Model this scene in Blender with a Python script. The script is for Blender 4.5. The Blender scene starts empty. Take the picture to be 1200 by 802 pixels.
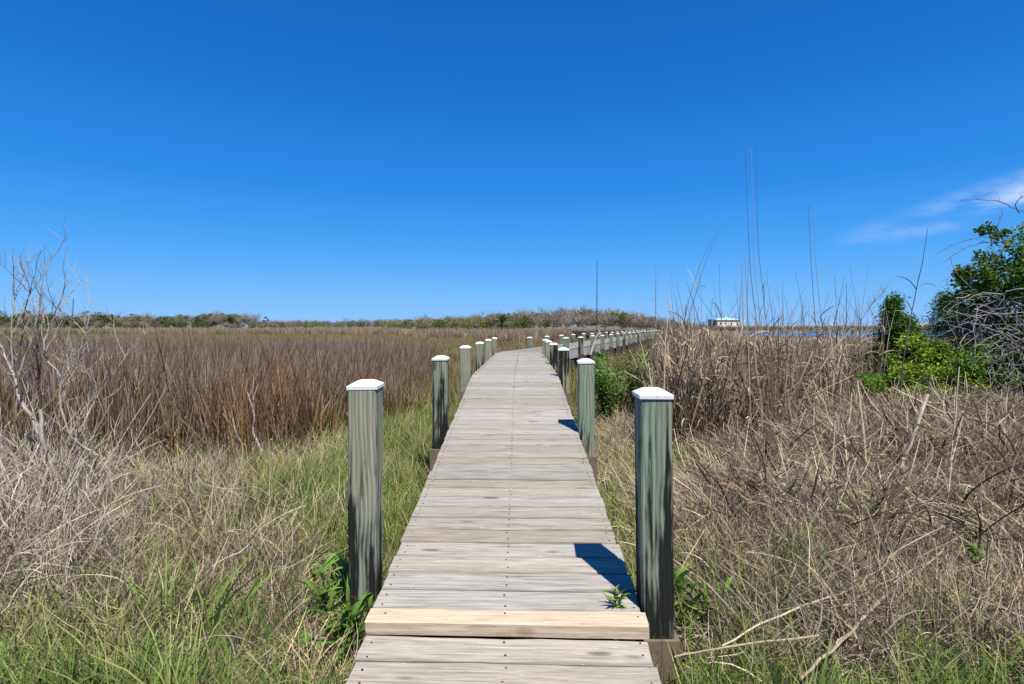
import bpy, math, random
import numpy as np
from mathutils import Vector, Matrix, noise as mnoise

random.seed(7)
rng = np.random.default_rng(11)
R = math.radians
S = bpy.context.scene
COL = S.collection

# ------------------------------------------------------------------ camera
F = 650.0            # focal length in photograph pixels (1200 wide)
CAM_Z = 1.6
cam_d = bpy.data.cameras.new('camera')
cam = bpy.data.objects.new('camera', cam_d)
COL.objects.link(cam)
cam_d.sensor_width = 36.0
cam_d.lens = F * 36.0 / 1200.0
cam_d.shift_y = -19.0 / 1200.0
cam_d.clip_start = 0.05
cam_d.clip_end = 6000
cam.location = (0, 0, CAM_Z)
cam.rotation_euler = (R(90), 0, 0)
S.camera = cam

# ------------------------------------------------------------------ sky, sun, exposure
SUN_VEC = Vector((0.22, -0.46, 0.88)).normalized()
sun_elev = math.asin(SUN_VEC.z)
sun_az = math.atan2(SUN_VEC.x, SUN_VEC.y)      # clockwise from +Y
W = bpy.data.worlds.new('World')
S.world = W
W.use_nodes = True
wn, wl = W.node_tree.nodes, W.node_tree.links
wn.clear()
w_out = wn.new('ShaderNodeOutputWorld')
w_bg = wn.new('ShaderNodeBackground')
w_bg.inputs['Strength'].default_value = 0.115
sky = wn.new('ShaderNodeTexSky')
sky.sky_type = 'NISHITA'
sky.sun_disc = False
sky.sun_elevation = sun_elev
sky.sun_rotation = sun_az
sky.altitude = 0
sky.air_density = 1.0
sky.dust_density = 0.25
sky.ozone_density = 4.0
hs = wn.new('ShaderNodeHueSaturation')
hs.inputs['Saturation'].default_value = 1.28
hs.inputs['Value'].default_value = 1.0
wl.new(sky.outputs['Color'], hs.inputs['Color'])
# thin high wisp of cloud (a patch of real sky, in direction space)
tc = wn.new('ShaderNodeTexCoord')
mp = wn.new('ShaderNodeMapping')
mp.inputs['Rotation'].default_value = (0, R(22), 0)
mp.inputs['Scale'].default_value = (5.0, 5.0, 16.0)
nz = wn.new('ShaderNodeTexNoise')
nz.inputs['Scale'].default_value = 1.5
nz.inputs['Detail'].default_value = 6
nz.inputs['Roughness'].default_value = 0.55
wl.new(tc.outputs['Generated'], mp.inputs['Vector'])
wl.new(mp.outputs['Vector'], nz.inputs['Vector'])
cdir = Vector((1.02, 1.0, 0.268)).normalized()
vd = wn.new('ShaderNodeVectorMath'); vd.operation = 'SUBTRACT'
vd.inputs[1].default_value = cdir
wl.new(tc.outputs['Generated'], vd.inputs[0])
mp2 = wn.new('ShaderNodeMapping')
mp2.inputs['Rotation'].default_value = (0, R(16), R(44))
mp2.inputs['Scale'].default_value = (1, 1, 1)
wl.new(vd.outputs[0], mp2.inputs['Vector'])
sx = wn.new('ShaderNodeVectorMath'); sx.operation = 'MULTIPLY'
sx.inputs[1].default_value = (3.2, 3.2, 28.0)
wl.new(mp2.outputs['Vector'], sx.inputs[0])
ln = wn.new('ShaderNodeVectorMath'); ln.operation = 'LENGTH'
wl.new(sx.outputs[0], ln.inputs[0])
mr = wn.new('ShaderNodeMapRange')
mr.interpolation_type = 'SMOOTHSTEP'
mr.inputs['From Min'].default_value = 1.0
mr.inputs['From Max'].default_value = 0.1
wl.new(ln.outputs['Value'], mr.inputs['Value'])
mr2 = wn.new('ShaderNodeMapRange')
mr2.interpolation_type = 'SMOOTHSTEP'
mr2.inputs['From Min'].default_value = 0.34
mr2.inputs['From Max'].default_value = 0.66
wl.new(nz.outputs['Fac'], mr2.inputs['Value'])
mm = wn.new('ShaderNodeMath'); mm.operation = 'MULTIPLY'
wl.new(mr.outputs[0], mm.inputs[0]); wl.new(mr2.outputs[0], mm.inputs[1])
mm2 = wn.new('ShaderNodeMath'); mm2.operation = 'MULTIPLY'; mm2.inputs[1].default_value = 0.6
wl.new(mm.outputs[0], mm2.inputs[0])
mix = wn.new('ShaderNodeMix'); mix.data_type = 'RGBA'
mix.inputs['B'].default_value = (6.0, 6.6, 7.4, 1)
wl.new(mm2.outputs[0], mix.inputs['Factor'])
# deep clear-weather blue by elevation, the same all round
gsep = wn.new('ShaderNodeSeparateXYZ')
wl.new(tc.outputs['Generated'], gsep.inputs[0])
grd = wn.new('ShaderNodeValToRGB')
ge = grd.color_ramp.elements
SKY_STOPS = [(0.0, (.225, .520, .980)), (0.05, (.140, .455, .965)), (0.125, (.060, .360, .925)), (0.228, (.022, .252, .810)),
             (0.36, (.010, .175, .650)), (0.52, (.005, .125, .520)), (1.0, (.003, .070, .310))]
while len(ge) < len(SKY_STOPS):
    ge.new(0.5)
for e_, (p_, c_) in zip(ge, SKY_STOPS):
    e_.position = p_
    e_.color = c_ + (1,)
wl.new(gsep.outputs[2], grd.inputs[0])
gsc = wn.new('ShaderNodeVectorMath'); gsc.operation = 'SCALE'
gsc.inputs['Scale'].default_value = 6.55
wl.new(grd.outputs[0], gsc.inputs[0])
gmx = wn.new('ShaderNodeMix'); gmx.data_type = 'RGBA'
gmx.inputs['Factor'].default_value = 0.92
wl.new(hs.outputs['Color'], gmx.inputs['A'])
wl.new(gsc.outputs[0], gmx.inputs['B'])
wl.new(gmx.outputs['Result'], mix.inputs['A'])
wl.new(mix.outputs['Result'], w_bg.inputs['Color'])
wl.new(w_bg.outputs[0], w_out.inputs['Surface'])

sun_d = bpy.data.lights.new('sun', 'SUN')
sun_d.energy = 5.0
sun_d.angle = R(0.5)
sun_d.color = (1.0, 0.95, 0.86)
sun = bpy.data.objects.new('sun', sun_d)
COL.objects.link(sun)
sun.location = (20, -40, 80)
sun.rotation_euler = (-SUN_VEC).to_track_quat('-Z', 'Y').to_euler()

S.view_settings.view_transform = 'Standard'
S.view_settings.look = 'None'
S.view_settings.exposure = 0.44
S.view_settings.gamma = 1.0
S.cycles.max_bounces = 5
S.cycles.diffuse_bounces = 1
S.cycles.transmission_bounces = 3


def P(px, py, Y):
    """world point seen at photograph pixel (px, py) at distance Y"""
    return Vector(((px - 600) / F * Y, Y, CAM_Z - (py - 382) / F * Y))


# ------------------------------------------------------------------ helpers: nodes
def new_mat(name):
    m = bpy.data.materials.new(name)
    m.use_nodes = True
    n, l = m.node_tree.nodes, m.node_tree.links
    n.clear()
    o = n.new('ShaderNodeOutputMaterial')
    return m, n, l, o


def nd(n, t, **kw):
    x = n.new(t)
    for k, v in kw.items():
        setattr(x, k, v)
    return x


def ramp(n, stops, interp='LINEAR'):
    r = n.new('ShaderNodeValToRGB')
    r.color_ramp.interpolation = interp
    e = r.color_ramp.elements
    while len(e) < len(stops):
        e.new(0.5)
    for i, (p, c) in enumerate(stops):
        e[i].position = p
        e[i].color = tuple(c) + (1,) if len(c) == 3 else c
    return r


def mixc(n, l, fac, a, b, blend='MIX'):
    x = n.new('ShaderNodeMix')
    x.data_type = 'RGBA'
    x.blend_type = blend
    for sock, v in (('Factor', fac), ('A', a), ('B', b)):
        if isinstance(v, (int, float)):
            x.inputs[sock].default_value = v
        elif isinstance(v, (tuple, list)):
            x.inputs[sock].default_value = tuple(v) + (1,) if len(v) == 3 else v
        else:
            l.new(v, x.inputs[sock])
    return x.outputs['Result']


def math_n(n, l, op, a, b=None, clamp=False):
    x = n.new('ShaderNodeMath')
    x.operation = op
    x.use_clamp = clamp
    for i, v in enumerate((a, b)):
        if v is None:
            continue
        if isinstance(v, (int, float)):
            x.inputs[i].default_value = v
        else:
            l.new(v, x.inputs[i])
    return x.outputs[0]


def noise_n(n, l, vec, scale, detail=4, rough=0.5, dist=0.0):
    x = n.new('ShaderNodeTexNoise')
    x.inputs['Scale'].default_value = scale
    x.inputs['Detail'].default_value = detail
    x.inputs['Roughness'].default_value = rough
    x.inputs['Distortion'].default_value = dist
    if vec is not None:
        l.new(vec, x.inputs['Vector'])
    return x.outputs['Fac']


def maprange(n, l, v, a, b, c=0.0, d=1.0, smooth=True):
    x = n.new('ShaderNodeMapRange')
    if smooth:
        x.interpolation_type = 'SMOOTHSTEP'
    x.inputs['From Min'].default_value = a
    x.inputs['From Max'].default_value = b
    x.inputs['To Min'].default_value = c
    x.inputs['To Max'].default_value = d
    l.new(v, x.inputs['Value'])
    return x.outputs[0]


def scaled(n, l, vec, s, off=None):
    x = n.new('ShaderNodeVectorMath')
    x.operation = 'MULTIPLY'
    x.inputs[1].default_value = s
    l.new(vec, x.inputs[0])
    out = x.outputs[0]
    if off is not None:
        y = n.new('ShaderNodeVectorMath')
        y.operation = 'ADD'
        l.new(out, y.inputs[0])
        l.new(off, y.inputs[1])
        out = y.outputs[0]
    return out


def obj_rand_vec(n, l, k=(53.0, 91.0, 37.0)):
    oi = n.new('ShaderNodeObjectInfo')
    c = n.new('ShaderNodeCombineXYZ')
    for i in range(3):
        l.new(math_n(n, l, 'MULTIPLY', oi.outputs['Random'], k[i]), c.inputs[i])
    return oi.outputs['Random'], c.outputs[0]


# ------------------------------------------------------------------ materials
def mat_deck(name, light, dark, fresh=False):
    """sawn planks: grain runs along object X"""
    m, n, l, o = new_mat(name)
    b = n.new('ShaderNodeBsdfPrincipled')
    tcx = n.new('ShaderNodeTexCoord')
    rnd, off = obj_rand_vec(n, l)
    warp = noise_n(n, l, scaled(n, l, tcx.outputs['Object'], (2.2, 5, 5), off), 1.0, 2)
    wv = n.new('ShaderNodeCombineXYZ')
    l.new(math_n(n, l, 'MULTIPLY', warp, 1.6), wv.inputs[1])
    base = scaled(n, l, tcx.outputs['Object'], (3.6, 75, 50), off)
    add = n.new('ShaderNodeVectorMath'); add.operation = 'ADD'
    l.new(base, add.inputs[0]); l.new(wv.outputs[0], add.inputs[1])
    g1 = noise_n(n, l, add.outputs[0], 1.0, 6, 0.62, 0.35)
    fine = noise_n(n, l, scaled(n, l, tcx.outputs['Object'], (7, 120, 90), off), 1.0, 4, 0.7)
    blot = noise_n(n, l, scaled(n, l, tcx.outputs['Object'], (3.0, 9, 9), off), 1.0, 4, 0.6)
    r1 = ramp(n, [(0.34, dark), (0.47, tuple(0.5 * (x + y) for x, y in zip(light, dark))), (0.60, light)])
    l.new(g1, r1.inputs[0])
    c = r1.outputs[0]
    # greenish / tan weather staining
    tint = (0.30, 0.285, 0.225) if not fresh else (0.60, 0.56, 0.38)
    c = mixc(n, l, math_n(n, l, 'MULTIPLY', maprange(n, l, blot, 0.45, 0.75), 0.45), c, tint)
    c = mixc(n, l, 1.0, c, ramp_from(n, l, fine, [(0.28, (0.62,) * 3), (0.5, (0.98,) * 3), (0.72, (1.12,) * 3)]), 'MULTIPLY')
    # checks: dark hairline splits along the grain
    ck = noise_n(n, l, scaled(n, l, tcx.outputs['Object'], (1.5, 95, 60), off), 1.0, 2, 0.5, 0.1)
    c = mixc(n, l, math_n(n, l, 'MULTIPLY', maprange(n, l, ck, 0.31, 0.27), 0.65 if not fresh else 0.12), c, (0.075, 0.068, 0.06))
    # knots
    vo = n.new('ShaderNodeTexVoronoi')
    vo.inputs['Scale'].default_value = 1.0
    l.new(scaled(n, l, tcx.outputs['Object'], (3.0, 11, 4), off), vo.inputs['Vector'])
    kn = maprange(n, l, math_n(n, l, 'ADD', vo.outputs['Distance'], math_n(n, l, 'MULTIPLY', fine, 0.12)), 0.27, 0.14)
    sel = maprange(n, l, vo.outputs['Color'], 0.50, 0.56)
    c = mixc(n, l, math_n(n, l, 'MULTIPLY', math_n(n, l, 'MULTIPLY', kn, sel), 0.75), c,
             (0.085, 0.075, 0.065) if not fresh else (0.25, 0.12, 0.055))
    # tone of each board
    rr = n.new('ShaderNodeMapRange')
    l.new(rnd, rr.inputs['Value'])
    rr.inputs['To Min'].default_value = 0.84
    rr.inputs['To Max'].default_value = 1.12
    # some boards silver, some still tan
    hue2 = math_n(n, l, 'FRACT', math_n(n, l, 'MULTIPLY', rnd, 7.13))
    if not fresh:
        c = mixc(n, l, 1.0, c, ramp_from(n, l, hue2, [(0.0, (1.05, 1.0, 0.90)), (0.5, (1, 1, 1)), (1.0, (0.95, 1.0, 1.06))]), 'MULTIPLY')
    # ground-in dirt along the two long edges and a few grey-white worn flakes
    spd = n.new('ShaderNodeSeparateXYZ'); l.new(tcx.outputs['Object'], spd.inputs[0])
    ed = math_n(n, l, 'ABSOLUTE', spd.outputs[1])
    edn = math_n(n, l, 'ADD', ed, math_n(n, l, 'MULTIPLY', math_n(n, l, 'SUBTRACT', blot, 0.5), 0.02))
    c = mixc(n, l, math_n(n, l, 'MULTIPLY', maprange(n, l, edn, 0.056, 0.068), 0.42 if not fresh else 0.0), c, (0.11, 0.098, 0.08))
    fl = noise_n(n, l, scaled(n, l, tcx.outputs['Object'], (14, 60, 30), off), 1.0, 3, 0.6)
    c = mixc(n, l, math_n(n, l, 'MULTIPLY', maprange(n, l, fl, 0.66, 0.74), 0.5), c, (0.60, 0.57, 0.52))
    sc = n.new('ShaderNodeVectorMath'); sc.operation = 'SCALE'
    l.new(c, sc.inputs[0]); l.new(rr.outputs[0], sc.inputs['Scale'])
    l.new(sc.outputs[0], b.inputs['Base Color'])
    b.inputs['Roughness'].default_value = 0.82
    b.inputs['Specular IOR Level'].default_value = 0.3
    bp = n.new('ShaderNodeBump')
    bp.inputs['Strength'].default_value = 0.45
    bp.inputs['Distance'].default_value = 0.004
    hh = math_n(n, l, 'ADD', math_n(n, l, 'MULTIPLY', g1, 0.9), math_n(n, l, 'MULTIPLY', ck, 1.4))
    l.new(hh, bp.inputs['Height'])
    l.new(bp.outputs[0], b.inputs['Normal'])
    l.new(b.outputs[0], o.inputs[0])
    return m


def ramp_from(n, l, v, stops):
    r = ramp(n, stops)
    l.new(v, r.inputs[0])
    return r.outputs[0]


def mat_post(name, stain=0.5):
    """treated post: green-grey face, vertical cathedral grain, black weather stain"""
    m, n, l, o = new_mat(name)
    b = n.new('ShaderNodeBsdfPrincipled')
    tcx = n.new('ShaderNodeTexCoord')
    rnd, off = obj_rand_vec(n, l)
    ob = tcx.outputs['Object']
    sp = n.new('ShaderNodeSeparateXYZ')
    l.new(ob, sp.inputs[0])
    # grain rings, warped into cathedral arches
    wr = noise_n(n, l, scaled(n, l, ob, (5.0, 5.0, 1.5), off), 1.0, 2, 0.5)
    wav = n.new('ShaderNodeTexWave')
    wav.wave_type = 'BANDS'
    wav.bands_direction = 'X'
    wav.inputs['Scale'].default_value = 1.0
    wav.inputs['Distortion'].default_value = 0.0
    cx = n.new('ShaderNodeCombineXYZ')
    xx = math_n(n, l, 'ADD', math_n(n, l, 'MULTIPLY', math_n(n, l, 'ADD', sp.outputs[0], sp.outputs[1]), 14.0),
                math_n(n, l, 'MULTIPLY', wr, 1.5))
    l.new(xx, cx.inputs[0])
    l.new(cx.outputs[0], wav.inputs['Vector'])
    fine = noise_n(n, l, scaled(n, l, ob, (160, 160, 4), off), 1.0, 3, 0.6)
    blot = noise_n(n, l, scaled(n, l, ob, (9, 9, 1.6), off), 1.0, 4, 0.6)
    hue = noise_n(n, l, scaled(n, l, ob, (4, 4, 2.2), off), 1.0, 2, 0.5)
    c = mixc(n, l, maprange(n, l, math_n(n, l, 'ADD', math_n(n, l, 'MULTIPLY', hue, 0.8), math_n(n, l, 'MULTIPLY', rnd, 0.35)), 0.38, 0.72),
             (0.225, 0.28, 0.21), (0.325, 0.315, 0.225))
    c = mixc(n, l, 1.0, c, ramp_from(n, l, wav.outputs['Fac'], [(0.0, (0.74, 0.76, 0.74)), (0.35, (0.95,) * 3), (1, (1.06,) * 3)]), 'MULTIPLY')
    ln2 = noise_n(n, l, scaled(n, l, ob, (105, 105, 1.3), off), 1.0, 5, 0.7, 0.2)
    c = mixc(n, l, 1.0, c, ramp_from(n, l, ln2, [(0.32, (0.42,) * 3), (0.46, (0.92,) * 3), (0.68, (1.12,) * 3)]), 'MULTIPLY')
    c = mixc(n, l, 1.0, c, ramp_from(n, l, fine, [(0.3, (0.72,) * 3), (0.65, (1.08,) * 3)]), 'MULTIPLY')
    # black stain creeping up along the grain, own ragged shape
    hgt = maprange(n, l, sp.outputs[2], 0.15, 1.0, 0.20, -0.36, smooth=False)
    strk = noise_n(n, l, scaled(n, l, ob, (26, 26, 1.1), off), 1.0, 3, 0.6)
    sv = math_n(n, l, 'ADD', math_n(n, l, 'MULTIPLY', math_n(n, l, 'SUBTRACT', blot, 0.5), 2.2), hgt)
    sv = math_n(n, l, 'ADD', sv, math_n(n, l, 'MULTIPLY', math_n(n, l, 'SUBTRACT', strk, 0.5), 1.5))
    sv = math_n(n, l, 'ADD', sv, math_n(n, l, 'MULTIPLY', math_n(n, l, 'SUBTRACT', wav.outputs['Fac'], 0.5), -0.10))
    sm = maprange(n, l, sv, 0.08 - 0.26 * stain, 0.42 - 0.26 * stain)
    c = mixc(n, l, math_n(n, l, 'MULTIPLY', sm, 0.97), c, (0.012, 0.0115, 0.011))
    # rusty knots
    vo = n.new('ShaderNodeTexVoronoi')
    vo.inputs['Scale'].default_value = 1.0
    l.new(scaled(n, l, ob, (8, 8, 3.4), off), vo.inputs['Vector'])
    kn = math_n(n, l, 'MULTIPLY', maprange(n, l, vo.outputs['Distance'], 0.2, 0.1), maprange(n, l, vo.outputs['Color'], 0.62, 0.68))
    c = mixc(n, l, math_n(n, l, 'MULTIPLY', kn, 0.8), c, (0.09, 0.05, 0.028))
    # long drying cracks
    cr = noise_n(n, l, scaled(n, l, ob, (42, 42, 0.55), off), 1.0, 2, 0.5, 0.15)
    c = mixc(n, l, math_n(n, l, 'MULTIPLY', maprange(n, l, cr, 0.30, 0.27), 0.8), c, (0.02, 0.018, 0.016))
    l.new(c, b.inputs['Base Color'])
    b.inputs['Roughness'].default_value = 0.85
    b.inputs['Specular IOR Level'].default_value = 0.12
    bp = n.new('ShaderNodeBump')
    bp.inputs['Strength'].default_value = 0.4
    bp.inputs['Distance'].default_value = 0.004
    l.new(math_n(n, l, 'ADD', wav.outputs['Fac'], fine), bp.inputs['Height'])
    l.new(bp.outputs[0], b.inputs['Normal'])
    l.new(b.outputs[0], o.inputs[0])
    return m


def mat_plain(name, col, rough=0.6, var=0.12, scale=8.0, spec=0.4, dirt=None):
    m, n, l, o = new_mat(name)
    b = n.new('ShaderNodeBsdfPrincipled')
    tcx = n.new('ShaderNodeTexCoord')
    rnd, off = obj_rand_vec(n, l)
    f = noise_n(n, l, scaled(n, l, tcx.outputs['Object'], (scale,) * 3, off), 1.0, 5, 0.6)
    c = mixc(n, l, f, tuple(x * (1 - var) for x in col), tuple(min(1, x * (1 + var)) for x in col))
    if dirt:
        f2 = noise_n(n, l, scaled(n, l, tcx.outputs['Object'], (scale * 3,) * 3, off), 1.0, 4, 0.65)
        c = mixc(n, l, math_n(n, l, 'MULTIPLY', maprange(n, l, f2, 0.52, 0.75), 0.5), c, dirt)
    l.new(c, b.inputs['Base Color'])
    b.inputs['Roughness'].default_value = rough
    b.inputs['Specular IOR Level'].default_value = spec
    l.new(b.outputs[0], o.inputs[0])
    return m


def mat_veg(name, A, B, trans=0.25, patch=None, patch_scale=0.5, patch_rng=(0.45, 0.62), vary=0.22, bvar=0.48):
    """blades: colour runs along the blade (t), blends between two families (rnd); patch tints large areas"""
    m, n, l, o = new_mat(name)
    at = n.new('ShaderNodeAttribute'); at.attribute_name = 't'
    ar = n.new('ShaderNodeAttribute'); ar.attribute_name = 'rnd'
    ra = ramp(n, A); rb = ramp(n, B)
    l.new(at.outputs['Fac'], ra.inputs[0]); l.new(at.outputs['Fac'], rb.inputs[0])
    c = mixc(n, l, ar.outputs['Fac'], ra.outputs[0], rb.outputs[0])
    geo = n.new('ShaderNodeNewGeometry')
    if patch is not None:
        pn = noise_n(n, l, scaled(n, l, geo.outputs['Position'], (1, 1, 0.15)), patch_scale, 3, 0.55)
        rp = ramp(n, patch)
        l.new(at.outputs['Fac'], rp.inputs[0])
        c = mixc(n, l, maprange(n, l, pn, *patch_rng), c, rp.outputs[0])
    oi = n.new('ShaderNodeObjectInfo')
    v = n.new('ShaderNodeMapRange')
    l.new(oi.outputs['Random'], v.inputs['Value'])
    v.inputs['To Min'].default_value = 1 - vary
    v.inputs['To Max'].default_value = 1 + vary
    # every blade a little lighter or darker than its neighbour
    v2 = n.new('ShaderNodeMapRange')
    fr = math_n(n, l, 'FRACT', math_n(n, l, 'MULTIPLY', ar.outputs['Fac'], 17.31))
    l.new(fr, v2.inputs['Value'])
    v2.inputs['To Min'].default_value = 1 - bvar
    v2.inputs['To Max'].default_value = 1 + bvar
    sc = n.new('ShaderNodeVectorMath'); sc.operation = 'SCALE'
    l.new(c, sc.inputs[0]); l.new(math_n(n, l, 'MULTIPLY', v.outputs[0], v2.outputs[0]), sc.inputs['Scale'])
    d = n.new('ShaderNodeBsdfDiffuse')
    l.new(sc.outputs[0], d.inputs['Color'])
    if trans > 0:
        t = n.new('ShaderNodeBsdfTranslucent')
        l.new(sc.outputs[0], t.inputs['Color'])
        ms = n.new('ShaderNodeMixShader')
        ms.inputs[0].default_value = trans
        l.new(d.outputs[0], ms.inputs[1]); l.new(t.outputs[0], ms.inputs[2])
        l.new(ms.outputs[0], o.inputs[0])
    else:
        l.new(d.outputs[0], o.inputs[0])
    return m


M = {}
M['deck'] = mat_deck('weathered_plank', (0.395, 0.362, 0.315), (0.262, 0.237, 0.202))
M['fresh'] = mat_deck('new_pine_plank', (0.66, 0.52, 0.375), (0.56, 0.42, 0.285), fresh=True)
M['fascia'] = mat_deck('weathered_fascia', (0.46, 0.455, 0.43), (0.30, 0.295, 0.28))
M['post'] = mat_post('treated_post', 0.35)
M['post_dark'] = mat_post('stained_post', 1.25)
M['post_clean'] = mat_post('clean_post', -0.9)
M['cap'] = mat_plain('white_cap', (0.78, 0.78, 0.76), 0.5, 0.06, 14, 0.4, dirt=(0.42, 0.41, 0.36))
M['pile'] = mat_plain('pale_pile_wood', (0.17, 0.13, 0.09), 0.9, 0.4, 12, 0.15, dirt=(0.08, 0.062, 0.045))
M['dark_wood'] = mat_plain('dark_wet_wood', (0.075, 0.065, 0.06), 0.8, 0.35, 10, 0.3)
M['nail'] = mat_plain('rusty_nail', (0.055, 0.04, 0.032), 0.7, 0.4, 30, 0.4)
M['bark'] = mat_plain('grey_dead_bark', (0.38, 0.335, 0.275), 0.9, 0.35, 22, 0.2, dirt=(0.10, 0.095, 0.09))
M['bark_dark'] = mat_plain('dark_bark', (0.10, 0.085, 0.075), 0.9, 0.4, 22, 0.2)
M['twig'] = mat_plain('bleached_twig', (0.52, 0.46, 0.39), 0.9, 0.3, 14, 0.2)
M['vine'] = mat_plain('grey_vine', (0.255, 0.235, 0.23), 0.9, 0.35, 14, 0.2)
M['redvine'] = mat_plain('red_brown_vine', (0.17, 0.075, 0.06), 0.8, 0.35, 14, 0.2)
M['cane'] = mat_plain('dry_cane', (0.36, 0.28, 0.18), 0.75, 0.45, 6, 0.3, dirt=(0.13, 0.09, 0.06))
M['cane_dark'] = mat_plain('dark_cane', (0.12, 0.10, 0.085), 0.75, 0.4, 6, 0.3)
M['cane_pale'] = mat_plain('pale_cane', (0.58, 0.47, 0.32), 0.75, 0.25, 8, 0.3, dirt=(0.3, 0.22, 0.13))

TAN = (0.56, 0.45, 0.30)
GREYTAN = (0.50, 0.425, 0.335)
M['rush'] = mat_veg('rush', [(0, (0.07, 0.095, 0.022)), (0.28, (0.095, 0.088, 0.028)), (0.6, (0.15, 0.098, 0.048)), (0.84, (0.18, 0.128, 0.085)), (1, (0.24, 0.185, 0.155))],
                    [(0, (0.105, 0.12, 0.03)), (0.3, (0.165, 0.112, 0.048)), (0.7, (0.215, 0.148, 0.09)), (1, (0.35, 0.285, 0.24))],
                    0.10, [(0, (0.08, 0.10, 0.02)), (0.35, (0.21, 0.10, 0.028)), (0.8, (0.24, 0.13, 0.06)), (1, (0.26, 0.19, 0.145))], 0.5, (0.47, 0.66), bvar=0.7)
M['marsh'] = mat_veg('marsh_grass', [(0, (0.10, 0.10, 0.035)), (1, (0.26, 0.205, 0.10))], [(0, (0.12, 0.10, 0.05)), (1, (0.37, 0.275, 0.16))],
                     0.15, [(0, (0.10, 0.125, 0.025)), (1, (0.25, 0.24, 0.075))], 0.12, (0.5, 0.62))
M['green'] = mat_veg('green_grass', [(0, (0.09, 0.14, 0.03)), (1, (0.205, 0.30, 0.065))], [(0, (0.20, 0.19, 0.075)), (1, (0.43, 0.43, 0.165))],
                     0.35, [(0, (0.20, 0.175, 0.075)), (1, (0.46, 0.40, 0.185))], 0.8, (0.50, 0.68))
M['lush'] = mat_veg('lush_blade', [(0, (0.07, 0.15, 0.025)), (1, (0.17, 0.36, 0.055))], [(0, (0.11, 0.18, 0.035)), (1, (0.28, 0.43, 0.09))], 0.35, bvar=.3)
M['thatch'] = mat_veg('dead_thatch', [(0, (0.30, 0.23, 0.145)), (1, TAN)], [(0, (0.27, 0.215, 0.155)), (1, GREYTAN)],
                      0.15, [(0, (0.24, 0.20, 0.17)), (1, (0.35, 0.29, 0.245))], 0.9, (0.45, 0.6))
M['reed'] = mat_veg('dead_reed', [(0, (0.23, 0.155, 0.09)), (1, (0.40, 0.285, 0.18))], [(0, (0.30, 0.22, 0.14)), (1, (0.56, 0.43, 0.285))],
                    0.12, [(0, (0.17, 0.115, 0.085)), (1, (0.31, 0.215, 0.165))], 0.45, (0.48, 0.66), bvar=.6)
M['twigs'] = mat_veg('fine_dead_twigs', [(0, (0.19, 0.145, 0.10)), (1, (0.33, 0.265, 0.195))], [(0, (0.25, 0.205, 0.15)), (1, (0.50, 0.43, 0.335))], 0.0, bvar=.6)
M['straw'] = mat_veg('bleached_straw', [(0, (0.36, 0.28, 0.18)), (1, (0.56, 0.45, 0.30))], [(0, (0.42, 0.34, 0.23)), (1, (0.70, 0.59, 0.42))], 0.15, bvar=0.3)
M['umber'] = mat_veg('dark_dead_stem', [(0, (0.06, 0.045, 0.035)), (1, (0.12, 0.085, 0.065))], [(0, (0.09, 0.07, 0.055)), (1, (0.17, 0.125, 0.10))], 0.05)
M['leaf'] = mat_veg('bush_leaf', [(0, (0.07, 0.155, 0.02)), (1, (0.12, 0.25, 0.03))], [(0, (0.15, 0.26, 0.03)), (1, (0.25, 0.39, 0.05))], 0.35, vary=0.1, bvar=.4)
M['leaf_dark'] = mat_veg('vine_tree_leaf', [(0, (0.04, 0.095, 0.018)), (1, (0.075, 0.165, 0.028))], [(0, (0.10, 0.18, 0.025)), (1, (0.19, 0.30, 0.04))], 0.3, vary=0.1, bvar=.55)
M['leaf_yel'] = mat_veg('yellow_green_leaf', [(0, (0.13, 0.22, 0.025)), (1, (0.22, 0.34, 0.04))], [(0, (0.24, 0.33, 0.04)), (1, (0.38, 0.46, 0.06))], 0.35, vary=0.1, bvar=.4)
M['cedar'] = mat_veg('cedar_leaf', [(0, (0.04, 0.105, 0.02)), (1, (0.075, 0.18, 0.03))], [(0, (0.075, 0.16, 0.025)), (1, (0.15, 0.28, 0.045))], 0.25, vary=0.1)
M['shrub'] = mat_veg('shrub_leaf', [(0, (0.07, 0.155, 0.03)), (1, (0.13, 0.26, 0.05))], [(0, (0.13, 0.22, 0.045)), (1, (0.24, 0.37, 0.08))], 0.3, vary=0.1)
M['pine_far'] = mat_veg('far_pine', [(0, (0.06, 0.07, 0.04)), (1, (0.095, 0.105, 0.06))], [(0, (0.10, 0.10, 0.065)), (1, (0.15, 0.145, 0.10))], 0.1, vary=0.35)
M['bare_far'] = mat_veg('far_bare_crown', [(0, (0.19, 0.145, 0.115)), (1, (0.31, 0.25, 0.21))], [(0, (0.23, 0.175, 0.15)), (1, (0.42, 0.35, 0.32))], 0.1,
                        [(0, (0.19, 0.18, 0.07)), (1, (0.29, 0.29, 0.10))], 0.07, (0.5, 0.62), vary=0.28)
M['spring_far'] = mat_veg('far_spring_leaf', [(0, (0.11, 0.14, 0.035)), (1, (0.17, 0.21, 0.05))], [(0, (0.17, 0.18, 0.06)), (1, (0.27, 0.28, 0.10))], 0.2, vary=0.3)
M['ever_far'] = mat_veg('far_evergreen', [(0, (0.05, 0.08, 0.025)), (1, (0.085, 0.125, 0.035))], [(0, (0.09, 0.11, 0.03)), (1, (0.16, 0.19, 0.06))], 0.1, vary=0.2)


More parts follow.
